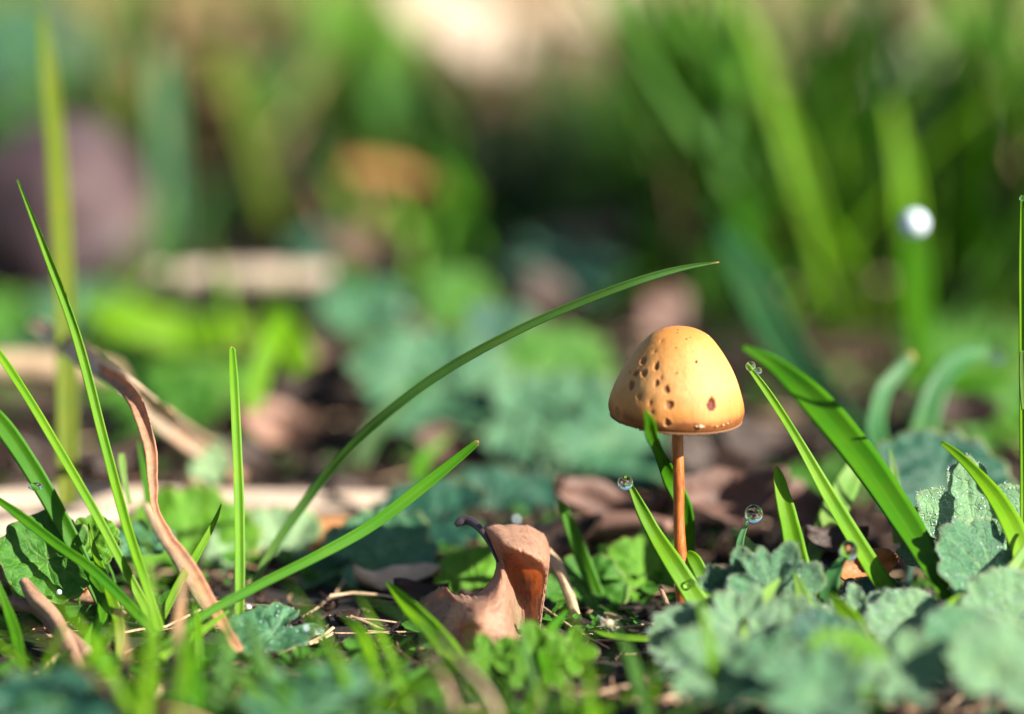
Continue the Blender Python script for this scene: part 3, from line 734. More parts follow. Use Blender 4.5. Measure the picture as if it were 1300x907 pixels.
# ------------------------------------------------------------------ leaves
def hair_mat():
    q = NT('leaf_hair'); q.b.inputs['Base Color'].default_value = (.62, .72, .66, 1); q.b.inputs['Roughness'].default_value = .4
    q.translucent(q.mix(0.0, (.62, .72, .66), (.62, .72, .66)), .4); return q.m
M['hair'] = hair_mat()
def leaf_mesh(size, aspect, teeth, lobes, tooth_d, lobe_d, cup, quilt, nv, seed, ovate=0.0):
    NTH_, NR_ = 144, 16
    V, A_v, A_e, U = [], [], [], []
    def outline(a):                       # a = 0 is the tip, +-pi the stalk
        a0 = a; r = 1.0
        a = a + .13 * nz((math.cos(a) * 1.7, math.sin(a) * 1.7, seed * 3.9)) * max(0, math.sin((a + math.pi) / 2))
        if ovate: r *= (1 - .30 * abs(math.sin(a))) * (1 + .10 * math.cos(a))
        notch = math.exp(-((abs(a) - math.pi) / .28) ** 2); r *= 1 - .55 * notch
        if lobes: r *= 1 - lobe_d * (1 - abs(math.cos(a * lobes / 2)) ** .8)
        if teeth: r *= 1 - tooth_d * (.85 + .9 * nz((math.cos(a) * 3, math.sin(a) * 3, seed * 1.3))) * (1 - abs(math.cos(a * teeth / 2)) ** .7)
        a = a0
        return r * (1 + .13 * nz((math.cos(a) * 2, math.sin(a) * 2, seed * 7.3)))
    va = [(k - (nv - 1) / 2) * (2 * math.pi * .80 / max(1, nv - 1)) for k in range(nv)] if nv > 1 else [0]
    for j in range(NR_ + 1):
        f = j / NR_
        for i in range(NTH_):
            a = -math.pi + 2 * math.pi * i / NTH_
            r = f * outline(a); x, y = math.cos(a) * r * size * aspect, math.sin(a) * r * size
            aw = a + .35 * f * nz((f * 2.5, a * 1.2, seed * 5.1)); dmin = min(abs((aw - v + math.pi) % (2 * math.pi) - math.pi) for v in va) * max(f, .05)
            vein = math.exp(-(dmin / .03) ** 2) * (1 - .6 * f)
            sub = abs(math.sin(f * 9 + dmin * 12)); vein2 = (1 - sub) ** 6 * .5 * (f > .15)
            vein = max(vein, vein2)
            z = size * (cup * f * f + quilt * (1 - vein) * min(1, f * 3) * (1 + .4 * nz((x / size * 6, y / size * 6, seed)))
                        + .16 * nz((x / size * 1.6, y / size * 1.6, seed * 2.0)) + .07 * nz((x / size * 4.3, y / size * 4.3, seed * 2.0)) + .05 * f * f * nz((math.cos(a) * 5, math.sin(a) * 5, seed)))
            V.append(Vector((x, y, z))); A_v.append(vein); A_e.append(1.0 if f > .97 else 0.0); U.append((.5 + x / size / 2, .5 + y / size / 2))
    n1 = len(V); th = max(.012, size * .012)
    for k in range(n1):
        V.append(V[k] - Vector((0, 0, th * (1 - .5 * A_e[k])))); A_v.append(A_v[k]); A_e.append(A_e[k]); U.append(U[k])
    F = []
    for j in range(NR_):
        for i in range(NTH_):
            a, b = j * NTH_ + i, j * NTH_ + (i + 1) % NTH_
            F.append((a, a + NTH_, b + NTH_, b)); F.append((n1 + b, n1 + b + NTH_, n1 + a + NTH_, n1 + a))
    for i in range(NTH_):
        a, b = NR_ * NTH_ + i, NR_ * NTH_ + (i + 1) % NTH_
        F.append((a, n1 + a, n1 + b, b))
    return V, F, U, {'vein': A_v, 'edge': A_e}

def leaf(name, px, py, d, size_px, ang, normal, mat, label, kind='crenate', group='broad leaves among the grass', cat='leaf', aspect=1.0, stalk=True, dew=0, seed=None, stalk_to=None):
    """A broad leaf: ang = direction of its tip in the picture (degrees, 0 right, 90 up)."""
    seed = seed if seed is not None else len(bpy.data.objects) % 97
    s = size_px * K * d / DF / 2
    par = dict(crenate=(15, 0, .10, 0, .12, .035, 7, 0), lobed=(17, 5, .10, .40, .16, .03, 5, 0), toothed=(21, 0, .16, 0, .06, .05, 9, .6), plain=(0, 0, 0, 0, .14, .02, 5, .7),
               deep=(0, 5, 0, .55, .16, .03, 5, 0), spiky=(11, 7, .20, .35, .18, .03, 7, 0))[kind]
    V, F, U, A = leaf_mesh(s, aspect, par[0], par[1], par[2], par[3], par[4], par[5], par[6], seed, par[7])
    c = P(px, py, d); n_ = Vector(normal).normalized()
    dirv = Vector((1, 0, 0)) * math.cos(R(ang)) + UP * math.sin(R(ang))
    if abs(math.sin(R(ang))) > .3: dirv += Vector((0, 1, 0)) * math.sin(R(ang))
    x = (dirv - n_ * dirv.dot(n_)).normalized(); y = n_.cross(x)
    Mx = Matrix((x, y, n_)).transposed()
    e = empty(name, c, label, cat, group)
    obj('leaf_blade', mesh('leaf_blade', [Mx @ v for v in V], F, mat, U, A), e)
    if stalk:
        a0 = Mx @ Vector((-s * aspect * .42, 0, 0)); a1 = Mx @ Vector((-s * aspect * 1.15, 0, -.1 * s)); foot = c + a1 * 1.3; foot.z = -.1
        cps = [tuple(c + a0 * .2), tuple(c + a0), tuple(c + a1), tuple(foot)]
        V2, F2, H2 = [], [], []
        for i in range(17):
            p = Vector(crom(cps, i / 16))
            for k in range(8):
                b = 2 * math.pi * k / 8; r_ = s * .045
                V2.append(p + x * (math.cos(b) * r_ * .7) + y * (math.sin(b) * r_) + n_ * (math.cos(b) * r_ - s * .03) - c)
        for i in range(16):
            for k in range(8):
                p0, p1 = i * 8 + k, i * 8 + (k + 1) % 8
                F2.append((p0, p1, p1 + 8, p0 + 8))
        obj('stalk', mesh('stalk', V2, F2, mat), e)
    if dew and d > 42.5 and ('frosted' in name or 'foreground' in name):
        r8 = random.Random(seed + 9); V4, F4 = [], []; top = len(V) // 2
        for _ in range(1100):
            k = int(top * (1 - .8 * r8.random() ** 1.6)) - 1
            b_ = Mx @ V[k]; out = (b_.normalized() * .6 + n_ * r8.uniform(.3, 1.2) + Vector((r8.gauss(0, .35), r8.gauss(0, .35), r8.gauss(0, .35)))).normalized()
            L_ = r8.uniform(.03, .085); sd = out.cross(Vector((.3, .8, .5))).normalized() * .0022; q_ = out.cross(sd).normalized() * .0022; n0 = len(V4)
            m_ = b_ + out * L_ * .6
            V4 += [b_ + sd, b_ - sd * .5 + q_, b_ - sd * .5 - q_, m_ + sd * .7, m_ - sd * .35 + q_ * .7, m_ - sd * .35 - q_ * .7, b_ + out * L_ - Vector((0, 0, L_ * .15))]
            for i in range(3):
                j2 = (i + 1) % 3; F4 += [(n0 + i, n0 + j2, n0 + 3 + j2, n0 + 3 + i), (n0 + 3 + i, n0 + 3 + j2, n0 + 6)]
        tag(obj('leaf_hairs', mesh('leaf_hairs', V4, F4, M['hair']), e), 'fine pale hairs covering the leaf', None, kind='stuff')
    if dew:
        r2 = random.Random(seed + 3); V3, F3 = [], []
        top = len(V) // 2
        for _ in range(dew):
            k = int(top * (1 - .55 * r2.random() ** 2.2)) - 1
            v, f = lump(Mx @ V[k] + n_ * .008, r2.uniform(.006, .015), 1, 5, (1, 1, .9), .02); n0 = len(V3); V3 += v; F3 += [tuple(i + n0 for i in q) for q in f]
        tag(obj('dew_beads', mesh('dew_beads', V3, F3, M['bead']), e), 'fine dew beads on the leaf hairs', None, kind='stuff')
    return e

LG = 'broad leaves among the grass'
leaf('ground_leaf', 565, 492, 60, 240, 170, (.1, -.7, .7), M['l_blue'], 'blurred toothed blue-green leaf behind the middle of the arching blade', 'toothed', seed=4)
leaf('ground_leaf', 690, 480, 61.5, 200, 30, (.3, -.7, .7), M['l_green'], 'blurred toothed green leaf catching the sun left of the mushroom cap', 'toothed', seed=24)
leaf('ground_leaf', 700, 545, 59, 260, -10, (.1, -.66, .75), M['l_blue'], 'blurred toothed bluish leaf below the sunlit green leaf left of the cap', 'toothed', seed=34)
leaf('ground_leaf', 640, 432, 62, 120, 60, (.3, -.6, .7), M['l_teal'], 'blurred dark teal leaf just under the arching blade', 'crenate', seed=44)
leaf('ground_leaf', 770, 560, 56.5, 210, -25, (.1, -.6, .8), M['l_blue'], 'blurred toothed leaf directly behind the left rim of the cap', 'toothed', seed=9)
leaf('ground_leaf', 580, 385, 68, 110, 0, (.2, -.6, .75), M['l_green'], 'blurred light green leaf above the arching blade', 'crenate', seed=5)
leaf('ground_leaf', 715, 350, 76, 170, 0, (.2, -.3, .85), M['l_teal'], 'blurred teal leaf in the dark hollow left of the cap', 'crenate', seed=15)
leaf('ground_leaf', 425, 345, 78, 150, 10, (.1, -.6, .75), M['l_teal'], 'blurred teal leaf over the right end of the pale twig', 'crenate', seed=6)
leaf('ground_leaf', 470, 400, 66, 130, 180, (0, -.4, .85), M['l_blue'], 'blurred bluish leaf between the pale twig and the light green leaf', 'crenate', seed=26)
leaf('ground_leaf', 550, 665, 52, 170, 170, (-.1, -.35, .9), M['l_teal'], 'dark teal leaf lying behind the dead leaf', 'crenate', seed=7)
leaf('ground_leaf', 640, 635, 54, 180, 10, (.1, -.4, .9), M['l_teal'], 'smaller teal leaf behind the top of the dead leaf', 'toothed', seed=27)
leaf('ground_leaf', 350, 722, 50.5, 200, 200, (.1, -.55, .85), M['l_pale'], 'pale blue-green scalloped leaf right of the upright blade', 'crenate', seed=8)
leaf('ground_leaf', 240, 705, 50.5, 190, 150, (.1, -.75, .65), M['l_bright'], 'soft light green leaf behind the dry brown stem', 'crenate', seed=10)
leaf('ground_leaf', 264, 592, 54, 70, 85, (.3, -.9, .3), M['l_pale'], 'pale whitish-green upright leaf just left of the upright blade', 'plain', seed=11)
leaf('ground_leaf', 60, 712, 46.3, 130, 190, (.2, -.75, .6), M['l_green'], 'dark green rounded leaf at the left edge under the grass', 'crenate', seed=12, aspect=1.0)
leaf('ground_leaf', 118, 690, 46.8, 75, 60, (-.1, -.8, .5), M['l_bright'], 'small bright leaf lobe behind the left clump', 'crenate', seed=13)
leaf('ground_leaf', 180, 690, 48, 90, 20, (0, -.3, .9), M['l_blue'], 'small bluish leaf among the left clump blades', 'crenate', seed=14)
leaf('ground_leaf', 480, 705, 49.5, 150, 20, (0, -.45, .85), M['l_blue'], 'bluish leaf left of the dead leaf', 'crenate', seed=16)
leaf('ground_leaf', 440, 745, 49.6, 130, 190, (0, -.45, .85), M['l_blue'], 'green scalloped leaf on the ground below the straight low blade', 'crenate', seed=17)
leaf('ground_leaf', 345, 806, 44.6, 110, 200, (0, -.35, .9), M['l_blue'], 'blue-green leaf at the bottom by the upright blade foot', 'crenate', seed=18, dew=30)
leaf('ground_leaf', 605, 745, 48.4, 120, 100, (0, -.6, .7), M['l_bright'], 'bright small leaf seen through the curl of the dead leaf', 'crenate', seed=19)
leaf('ground_leaf', 745, 750, 48, 110, 70, (.1, -.6, .7), M['l_green'], 'soft green leaf between the dead leaf and the stem foot', 'crenate', seed=20)
leaf('ground_leaf', 820, 730, 48.8, 120, 100, (.1, -.6, .7), M['l_bright'], 'soft light leaf behind the blade at the stem foot', 'crenate', seed=21)
leaf('ground_leaf', 1190, 620, 50, 190, 60, (.1, -.6, .75), M['l_teal'], 'dark bluish leaf behind the right-hand blades', 'crenate', seed=22)
leaf('ground_leaf', 1260, 530, 60, 180, 160, (.1, -.5, .8), M['l_green'], 'blurred green leaf below the bent bluish blades', 'crenate', seed=23)
# right corner, hairy and frosted
leaf('frosted_leaf', 1236, 668, 46.4, 175, 110, (.25, -.8, .55), M['l_silver'], 'frosted lobed grey-green leaf with dew hairs at the right', 'lobed', 'frosted leaves of the right corner', seed=31, dew=260)
leaf('frosted_leaf', 1185, 690, 46.9, 110, 150, (.1, -.75, .6), M['l_silver'], 'small frosted lobe left of the grey-green leaf', 'lobed', 'frosted leaves of the right corner', seed=32, dew=120)
leaf('frosted_leaf', 1255, 730, 44.9, 170, 230, (.35, -.6, .7), M['l_hairy'], 'shaded blue-green hairy leaf below the frosted lobed leaf', 'crenate', 'frosted leaves of the right corner', seed=33, dew=60)
leaf('frosted_leaf', 1290, 790, 43.4, 150, 200, (.1, -.55, .8), M['l_silver'], 'pale hairy leaf at the right bottom corner', 'crenate', 'frosted leaves of the right corner', seed=34, dew=60)
leaf('frosted_leaf', 1155, 798, 43.8, 120, 170, (.1, -.5, .85), M['l_silver'], 'frosted leaf under the foot of the dew-tipped blade', 'crenate', 'frosted leaves of the right corner', seed=35, dew=80)
leaf('frosted_leaf', 1092, 792, 44.2, 105, 100, (-.1, -.7, .65), M['l_silver'], 'frosted crinkled leaf beside the short blue-green blade', 'spiky', 'frosted leaves of the right corner', seed=36, dew=70)
leaf('frosted_leaf', 1120, 775, 45.4, 120, 30, (.2, -.4, .85), M['l_teal'], 'dark teal leaf under the slanting dew-tipped blade', 'crenate', 'frosted leaves of the right corner', seed=37)
FG = 'foreground leaves at the stem foot'
for c_, m_, lab in (([(1010, 850, 42.6, 30), (1022, 800, 43.2, 34), (1020, 765, 43.8, 28), (1008, 725, 44.3, 4)], 'pale', 'soft pale blade standing among the foreground leaves right of the stem'),
                    ([(1120, 860, 42, 30), (1095, 815, 42.6, 36), (1078, 785, 43, 30), (1052, 752, 43.6, 5)], 'bright', 'soft light blade leaning left among the foreground leaves'),
                    ([(940, 860, 42.4, 26), (952, 800, 43, 30), (970, 760, 43.6, 24), (990, 735, 44, 4)], 'pale', 'soft pale blade curving right among the foreground leaves'),
                    ([(1170, 860, 42.2, 26), (1185, 810, 42.8, 30), (1210, 770, 43.4, 24), (1240, 748, 43.8, 4)], 'bright', 'soft bright blade curving right below the shaded hairy leaf'),
                    ([(700, 870, 42.4, 20), (690, 830, 43, 22), (700, 800, 43.5, 18), (720, 775, 44, 3)], 'green', 'small soft blade right of the dead leaf foot'),
                    ([(480, 870, 42.2, 20), (470, 830, 42.8, 22), (455, 800, 43.4, 18), (430, 780, 44, 3)], 'bright', 'small soft blade below the cut-tipped blade')):
    blade('blade_of_grass', c_, M[m_], lab, GB, n=20, twist=(30, 0))
leaf('foreground_leaf', 944, 760, 44.5, 140, 95, (-.05, -.93, .35), M['l_hairy'], 'upright jagged blue-green leaf hiding the stem foot', 'spiky', FG, seed=41, dew=40, aspect=.9)
leaf('foreground_leaf', 985, 752, 44.3, 140, 70, (.1, -.9, .4), M['l_hairy'], 'upright jagged leaf right of the one hiding the stem foot', 'spiky', FG, seed=42, dew=40)
leaf('foreground_leaf', 872, 812, 43.2, 100, 130, (-.2, -.7, .6), M['l_silver'], 'rounded pale blue-green leaf in front of the stem foot', 'crenate', FG, seed=43, dew=40)
for px_, py_, d_, sz_, an_, no_, m_, kd_, lab_ in (
    (940, 800, 43.0, 120, 60, (.2, -.7, .6), 'l_silver', 'spiky', 'crinkled hairy leaf below the jagged leaf at the stem foot'),
    (1000, 806, 43.0, 100, 120, (-.1, -.8, .5), 'l_silver', 'crenate', 'crinkled silvery leaf below the short upright right-hand blade'),
    (1050, 822, 42.4, 120, 30, (.2, -.5, .8), 'l_teal', 'crenate', 'teal leaf lying below the frosted crinkled leaf'),
    (900, 852, 40.6, 130, 10, (0, -.6, .8), 'l_silver', 'crenate', 'blurred silvery leaf nearest the lens below the stem'),
    (985, 848, 40.2, 120, 170, (-.2, -.7, .7), 'l_hairy', 'spiky', 'blurred bluish leaf near the lens right of the stem'),
    (1075, 852, 40.0, 120, 100, (.2, -.7, .7), 'l_bright', 'crenate', 'blurred yellow-green leaf near the lens below the dew-tipped blade'),
    (1150, 854, 40.0, 130, 20, (-.1, -.6, .8), 'l_silver', 'spiky', 'blurred silvery leaf near the lens left of the right corner'),
    (1222, 816, 41.6, 110, 150, (.2, -.6, .8), 'l_hairy', 'crenate', 'blurred hairy leaf under the shaded blue-green one at the right'),
    (1275, 852, 39.6, 140, 60, (.1, -.7, .7), 'l_silver', 'crenate', 'blurred silvery leaf nearest the lens at the right corner'),
    (1030, 880, 39.4, 170, 10, (0, -.5, .85), 'l_hairy', 'spiky', 'blurred blue-green leaf lowest at the bottom right of centre')):
    leaf('foreground_leaf', px_, py_, d_, sz_, an_, no_, M[m_], lab_, kd_, FG, seed=int(px_), dew=30)
leaf('foreground_leaf', 400, 905, 39.5, 200, 170, (0, -.3, .95), M['l_blue'], 'blurred green leaf nearest the lens below the upright blade', 'crenate', FG, seed=48)
leaf('foreground_leaf', 60, 910, 39.2, 200, 20, (0, -.3, .95), M['l_teal'], 'blurred green leaf nearest the lens at the left corner', 'crenate', FG, seed=49)
leaf('clover_leaf', 678, 838, 43.0, 100, 95, (.05, -.8, .55), M['l_bright'], 'small bright green leaf of rounded lobes at the bottom centre', 'deep', 'small lobed leaves', seed=51)
leaf('clover_leaf', 722, 828, 43.3, 70, 60, (.1, -.8, .55), M['l_bright'], 'small lobed leaf right of the bright lobed one at bottom centre', 'deep', 'small lobed leaves', seed=52)
leaf('clover_leaf', 625, 838, 42.9, 75, 120, (-.1, -.8, .55), M['l_bright'], 'small lobed leaf under the front rim of the dead leaf', 'deep', 'small lobed leaves', seed=53)

r5 = random.Random(21)
used_labels = {}
PLACES = [(130, 'behind the foot of the left clump'), (290, 'behind the kinked brown strip'), (420, 'just right of the upright blade'), (560, 'beyond the straight low blade'), (740, 'behind the dead leaf'), (900, 'behind the mushroom stem'), (1080, 'behind the dew-tipped right-hand blade'), (1200, 'under the bent bluish blades'), (9999, 'at the right edge behind the frosted leaf')]
MWORD = {'l_green': 'green', 'l_blue': 'bluish', 'l_teal': 'dark teal', 'l_bright': 'bright green'}
for k in range(26):
    d_ = r5.uniform(51, 74); px_ = r5.uniform(-40, 1340)
    if px_ < 580 and d_ < 62 or 380 < px_ < 1000 and d_ < 76: continue
    m_ = r5.choice(['l_green', 'l_blue', 'l_teal', 'l_bright', 'l_green'])
    lab_ = 'small blurred %s leaf %s %s' % (MWORD[m_], 'close' if d_ < 58 else 'some way' if d_ < 66 else 'far', next(w for x, w in PLACES if px_ < x))
    if lab_ in used_labels: lab_ = lab_.replace('small', 'smaller' if used_labels[lab_] == 1 else 'rounded')
    used_labels[lab_] = used_labels.get(lab_, 0) + 1
    leaf('ground_leaf', px_, gpy(d_) - r5.uniform(5, 35), d_, r5.uniform(70, 170), r5.uniform(0, 360), (r5.uniform(-.2, .3), r5.uniform(-.75, -.3), .8),
         M[m_], lab_, 'crenate', 'small leaves of the middle distance', seed=60 + k)

# low herb leaflets that cover the soil between the blades
r6 = random.Random(5)
V, F, A, E_ = [], [], [], []
for k in range(5200):
    y = 37 + 38 * r6.random() ** 1.6; x = (r6.random() - .5) * (y * .5)
    if nz((x * .35, y * .35, 4.4)) < (-.12 if y < 49 else .18): continue
    L = r6.uniform(.12, .42); n0 = len(V); az = r6.uniform(0, 6.28); ti = r6.uniform(-.1, .9)
    mt = Matrix.Rotation(az, 3, 'Z') @ Matrix.Rotation(-ti, 3, 'Y'); c = Vector((x, y, height(x, y) - .12 + r6.uniform(0, .3)))
    for i in range(10):
        a = 2 * math.pi * i / 10
        V.append(mt @ Vector((L * .5 * (1 + math.cos(a)), L * .42 * math.sin(a) * (1 + .15 * math.cos(3 * a)), L * .16 * abs(math.sin(a)))) + c); A.append(0); E_.append(0)
    V.append(mt @ Vector((L * .5, 0, 0)) + c); A.append(.6); E_.append(0)
    F += [(n0 + i, n0 + (i + 1) % 10, n0 + 10) for i in range(10)]
tag(obj('ground_cover', mesh('ground_cover', V, F, M['l_green'], None, {'vein': A, 'edge': E_})), 'low mat of tiny green herb leaflets covering the soil', None, kind='stuff')

# ------------------------------------------------------------------ the curled dead leaf
cols = [
    [(534, 760, 46.6), (531, 774, 46.5), (536, 792, 46.2), (548, 814, 45.5), (556, 840, 44.8)],
    [(550, 751, 46.5), (545, 772, 46.2), (551, 794, 45.7), (562, 815, 45.2), (570, 842, 44.7)],
    [(563, 745, 46.2), (570, 762, 45.9), (574, 784, 45.3), (578, 806, 44.9), (582, 842, 44.6)],
    [(576, 755, 46.0), (584, 767, 45.3), (588, 788, 44.7), (592, 806, 44.6), (592, 842, 44.6)],
    [(598, 756, 45.9), (602, 768, 44.9), (606, 788, 44.4), (609, 806, 44.4), (608, 842, 44.5)],
    [(616, 747, 45.9), (620, 760, 45.0), (624, 780, 44.6), (627, 804, 44.5), (626, 840, 44.6)],
    [(629, 726, 46.0), (634, 744, 45.3), (638, 768, 44.9), (641, 796, 44.7), (641, 836, 44.7)],
    [(629, 704, 46.2), (638, 722, 45.7), (645, 750, 45.6), (650, 784, 45.5), (652, 830, 45.2)],
    [(617, 684, 46.4), (636, 702, 45.8), (650, 734, 46.5), (657, 772, 46.3), (660, 822, 45.6)],
    [(616, 668, 46.4), (646, 697, 45.5), (660, 727, 46.7), (667, 768, 46.4), (668, 816, 45.7)],
    [(640, 666, 46.5), (662, 700, 45.4), (672, 728, 46.6), (676, 766, 46.4), (674, 810, 45.7)],
    [(668, 668, 46.6), (682, 707, 45.5), (685, 733, 46.3), (684, 766, 46.2), (680, 806, 45.6)],
    [(689, 678, 46.7), (691, 711, 45.7), (690, 735, 46.1), (688, 766, 46.1), (683, 802, 45.6)],
    [(698, 698, 46.6), (697, 715, 46.0), (694, 738, 46.1), (690, 766, 46.1), (685, 800, 45.6)]]
NS, NTT = 170, 84
V, A_d, A_v, U = [], [], [], []
for i in range(NS + 1):
    s_ = i / NS
    col = [crom([c[r] for c in cols], s_) for r in range(5)]
    sh = 0.0
    for j in range(NTT + 1):
        t_ = j / NTT
        px, py, d = crom(col, t_)
        p = P(px, py, d - sh)
        wr = .05 * nz((s_ * 9, t_ * 5, 1)) + .028 * nz((s_ * 26, t_ * 14, 2)) + .014 * nz((s_ * 60, t_ * 32, 6))
        ve = max(math.exp(-(((s_ * 13 + t_ * 2.2) % 1.6 - .8) / .05) ** 2), .8 * math.exp(-(((s_ * 9 - t_ * 5) % 2.1 - 1) / .05) ** 2))
        p += FW * (wr - .022 * ve) + UP * ((.05 * nz((s_ * 24, 2, 2)) + .03 * nz((s_ * 70, 5, 2))) * max(0, 1 - t_ / .18))
        V.append(p); A_v.append(ve); U.append((s_, t_))
        edge = max(0, 1 - t_ / .03) * .3 + max(0, 1 - s_ / .12) * .6
        if .55 < s_ < .66: edge += max(0, 1 - t_ / .06) * .7
        st_ = max(0, nz((s_ * 7, t_ * 5, 9)) * .6 - .14) + max(0, nz((s_ * 22, t_ * 15, 4)) * .6 - .12)
        if s_ > .62: st_ += max(0, (t_ - .62) * 2.2) * (.55 + .6 * nz((s_ * 15, t_ * 10, 3)))
        if s_ < .45: st_ += max(0, (t_ - .75) * .5) + max(0, .2 - s_) * 1.0
        A_d.append(max(0, min(1, edge + st_)))
F = []
for i in range(NS):
    for j in range(NTT):
        a = i * (NTT + 1) + j
        F.append((a, a + 1, a + NTT + 2, a + NTT + 1))
dl = V[NTT].copy(); dl.z = 0
dead = empty('fallen_leaf', P(620, gpy(45.5), 45.5), 'curled brown dead leaf standing on edge left of the mushroom', 'fallen leaf')
bl = obj('leaf_blade', mesh('leaf_blade', local(dead, V), F, M['dead'], U, {'dark': A_d, 'vein': A_v}), dead)
so = bl.modifiers.new('thickness', 'SOLIDIFY'); so.thickness = .022; so.offset = 0
V2, F2, U2, A2, _ = tube([(632, 714, 45.9, 3), (622, 692, 46.1, 5), (611, 674, 46.3, 8), (601, 664, 46.5, 11), (592, 660, 46.6, 12), (584, 663, 46.6, 11), (578, 667, 46.6, 5)], None, 's', n=20, flat=.7)
M['dark_tip'] = simple_mat('dead_leaf_tip', (.045, .032, .04), .4)
obj('leaf_tip', mesh('leaf_tip', local(dead, V2), F2, M['dark_tip'], U2), dead)

# ------------------------------------------------------------------ litter pieces one can pick out
def flake_mesh(L, W, curl, seed, n=9, m=5):
    V, A = [], []
    for i in range(n + 1):
        t = i / n; ww = W * (math.sin(math.pi * min(1, t * .9 + .08)) ** .7) * (1 + .25 * nz((t * 3, seed, 1)))
        for j in range(m + 1):
            s_ = j / m * 2 - 1
            z = curl * L * ((t - .5) ** 2 * 1.6 + s_ * s_ * .35) + L * .12 * nz((t * 3, s_ * 1.5, seed))
            V.append(Vector(((t - .5) * L, s_ * ww / 2 + .1 * L * nz((t * 2, seed, 5)), z))); A.append(max(0, nz((t * 4, s_ * 2, seed + 3)) - .1))
    k = len(V)
    V += [v - Vector((0, 0, .03)) for v in V]; A = A + A
    F = []
    for i in range(n):
        for j in range(m):
            a = i * (m + 1) + j
            F.append((a, a + m + 1, a + m + 2, a + 1)); F.append((k + a + 1, k + a + m + 2, k + a + m + 1, k + a))
    rim = [j for j in range(m + 1)] + [i * (m + 1) + m for i in range(1, n + 1)] + [n * (m + 1) + j for j in range(m - 1, -1, -1)] + [i * (m + 1) for i in range(n - 1, 0, -1)]
    for a, b in zip(rim, rim[1:] + rim[:1]): F.append((a, b, k + b, k + a))
    return V, F, A

LIT = 'brown leaf fragments on the soil'
def litter(px, py, d, L_px, W_px, ang, mat, label, lift=0.0, pitch=35, seed=1, curl=.5):
    s = K * d / DF
    V, F, A = flake_mesh(L_px * s, W_px * s, curl, seed)
    me = mesh('litter_leaf', V, F, mat, None, {'dark': A})
    o = obj('litter_leaf', me); o.location = P(px, py, d)
    o.rotation_euler = (Matrix.Rotation(R(ang), 3, 'Y') @ Matrix.Rotation(R(pitch), 3, 'X')).to_euler()
    return tag(o, label, 'dead leaf', LIT)
litter(345, 545, 59, 90, 60, 20, M['litter_pink'], 'blurred pinkish dead leaf scrap right of the upright blade', seed=1, pitch=50)
litter(412, 492, 62, 110, 60, -30, M['litter_brown'], 'blurred brown dead leaf scrap left of the toothed leaves', seed=2, pitch=50)
litter(390, 470, 64, 80, 50, 30, M['litter_pink'], 'blurred tan leaf scrap above the brown scrap by the toothed leaf', seed=3, pitch=45)
litter(838, 398, 68, 70, 70, 60, M['litter_mid'], 'blurred rosy leaf scrap peeping over the mushroom cap', seed=4, pitch=65)
litter(1010, 650, 52, 130, 60, 20, M['litter_mid'], 'pinkish dead leaf behind the short upright right-hand blade', seed=5, pitch=50)
litter(930, 640, 51, 150, 70, -10, M['litter_mid'], 'pinkish brown dead leaf right of the stem behind the dewdrop', seed=6, pitch=45)
litter(960, 575, 56, 150, 60, 20, M['litter_brown'], 'dark brown leaf scrap under the right rim of the cap', seed=7, pitch=40)
litter(770, 655, 51.5, 150, 55, 10, M['litter_mid'], 'rosy brown leaf scrap left of the stem', seed=8, pitch=45)
litter(720, 690, 50, 110, 45, -20, M['litter_brown'], 'dark leaf scrap above the thin straw by the dead leaf', seed=9, pitch=40)
litter(1100, 725, 46.6, 80, 50, -10, M['litter_orange'], 'reddish brown leaf piece in the gap between the right-hand blades', seed=10, pitch=55)
litter(505, 742, 48.6, 110, 34, 0, M['pale_stem'], 'pale pinkish bark strip on the ground left of the dead leaf', seed=11, pitch=40)
litter(560, 562, 58, 60, 40, 0, M['litter_mid'], 'brown round leaf scrap beyond the cut blade tip', seed=12, pitch=50)
litter(310, 590, 55, 70, 40, 30, M['litter_brown'], 'brown leaf scrap just right of the pale upright leaf', seed=13, pitch=40)
litter(170, 590, 54, 110, 50, -10, M['litter_brown'], 'mauve-brown leaf scrap behind the dry brown stem', seed=14, pitch=45)
litter(70, 600, 55, 120, 50, 10, M['litter_brown'], 'dark leaf scrap behind the yellow-green slanting blade', seed=15, pitch=40)
litter(20, 735, 47.5, 70, 26, 0, M['litter_pink'], 'pale pink leaf scrap at the left edge', seed=16, pitch=50)
litter(85, 745, 46.8, 50, 30, 30, M['litter_orange'], 'small orange leaf scrap below the dark green rounded leaf', seed=17, pitch=50)
litter(1215, 535, 58, 110, 50, 0, M['litter_brown'], 'blurred dark leaf scrap under the bent bluish blades', seed=18, pitch=40)
litter(900, 600, 55, 120, 60, 10, M['litter_brown'], 'dark brown leaf just behind the upper stem', seed=19, pitch=40)
litter(645, 430, 67, 90, 50, 10, M['litter_brown'], 'blurred brown scrap behind the arching blade', seed=20, pitch=45)
litter(690, 380, 72, 80, 60, 40, M['litter_brown'], 'blurred rusty scrap in the dark hollow left of the cap', seed=21, pitch=45)
litter(470, 330, 76, 110, 50, -10, M['litter_mid'], 'blurred mauve scrap below the orange twig', seed=22, pitch=40)
litter(535, 760, 47.4, 70, 30, 0, M['litter_brown'], 'dark scrap in the shade left of the dead leaf', seed=23, pitch=30)
litter(1060, 690, 47.5, 80, 40, 0, M['litter_brown'], 'dark brown scrap under the slanting dew-tipped blade', seed=24, pitch=40)
litter(470, 640, 54, 100, 40, 0, M['litter_brown'], 'dark scrap at the right end of the thick straw', seed=25, pitch=40)

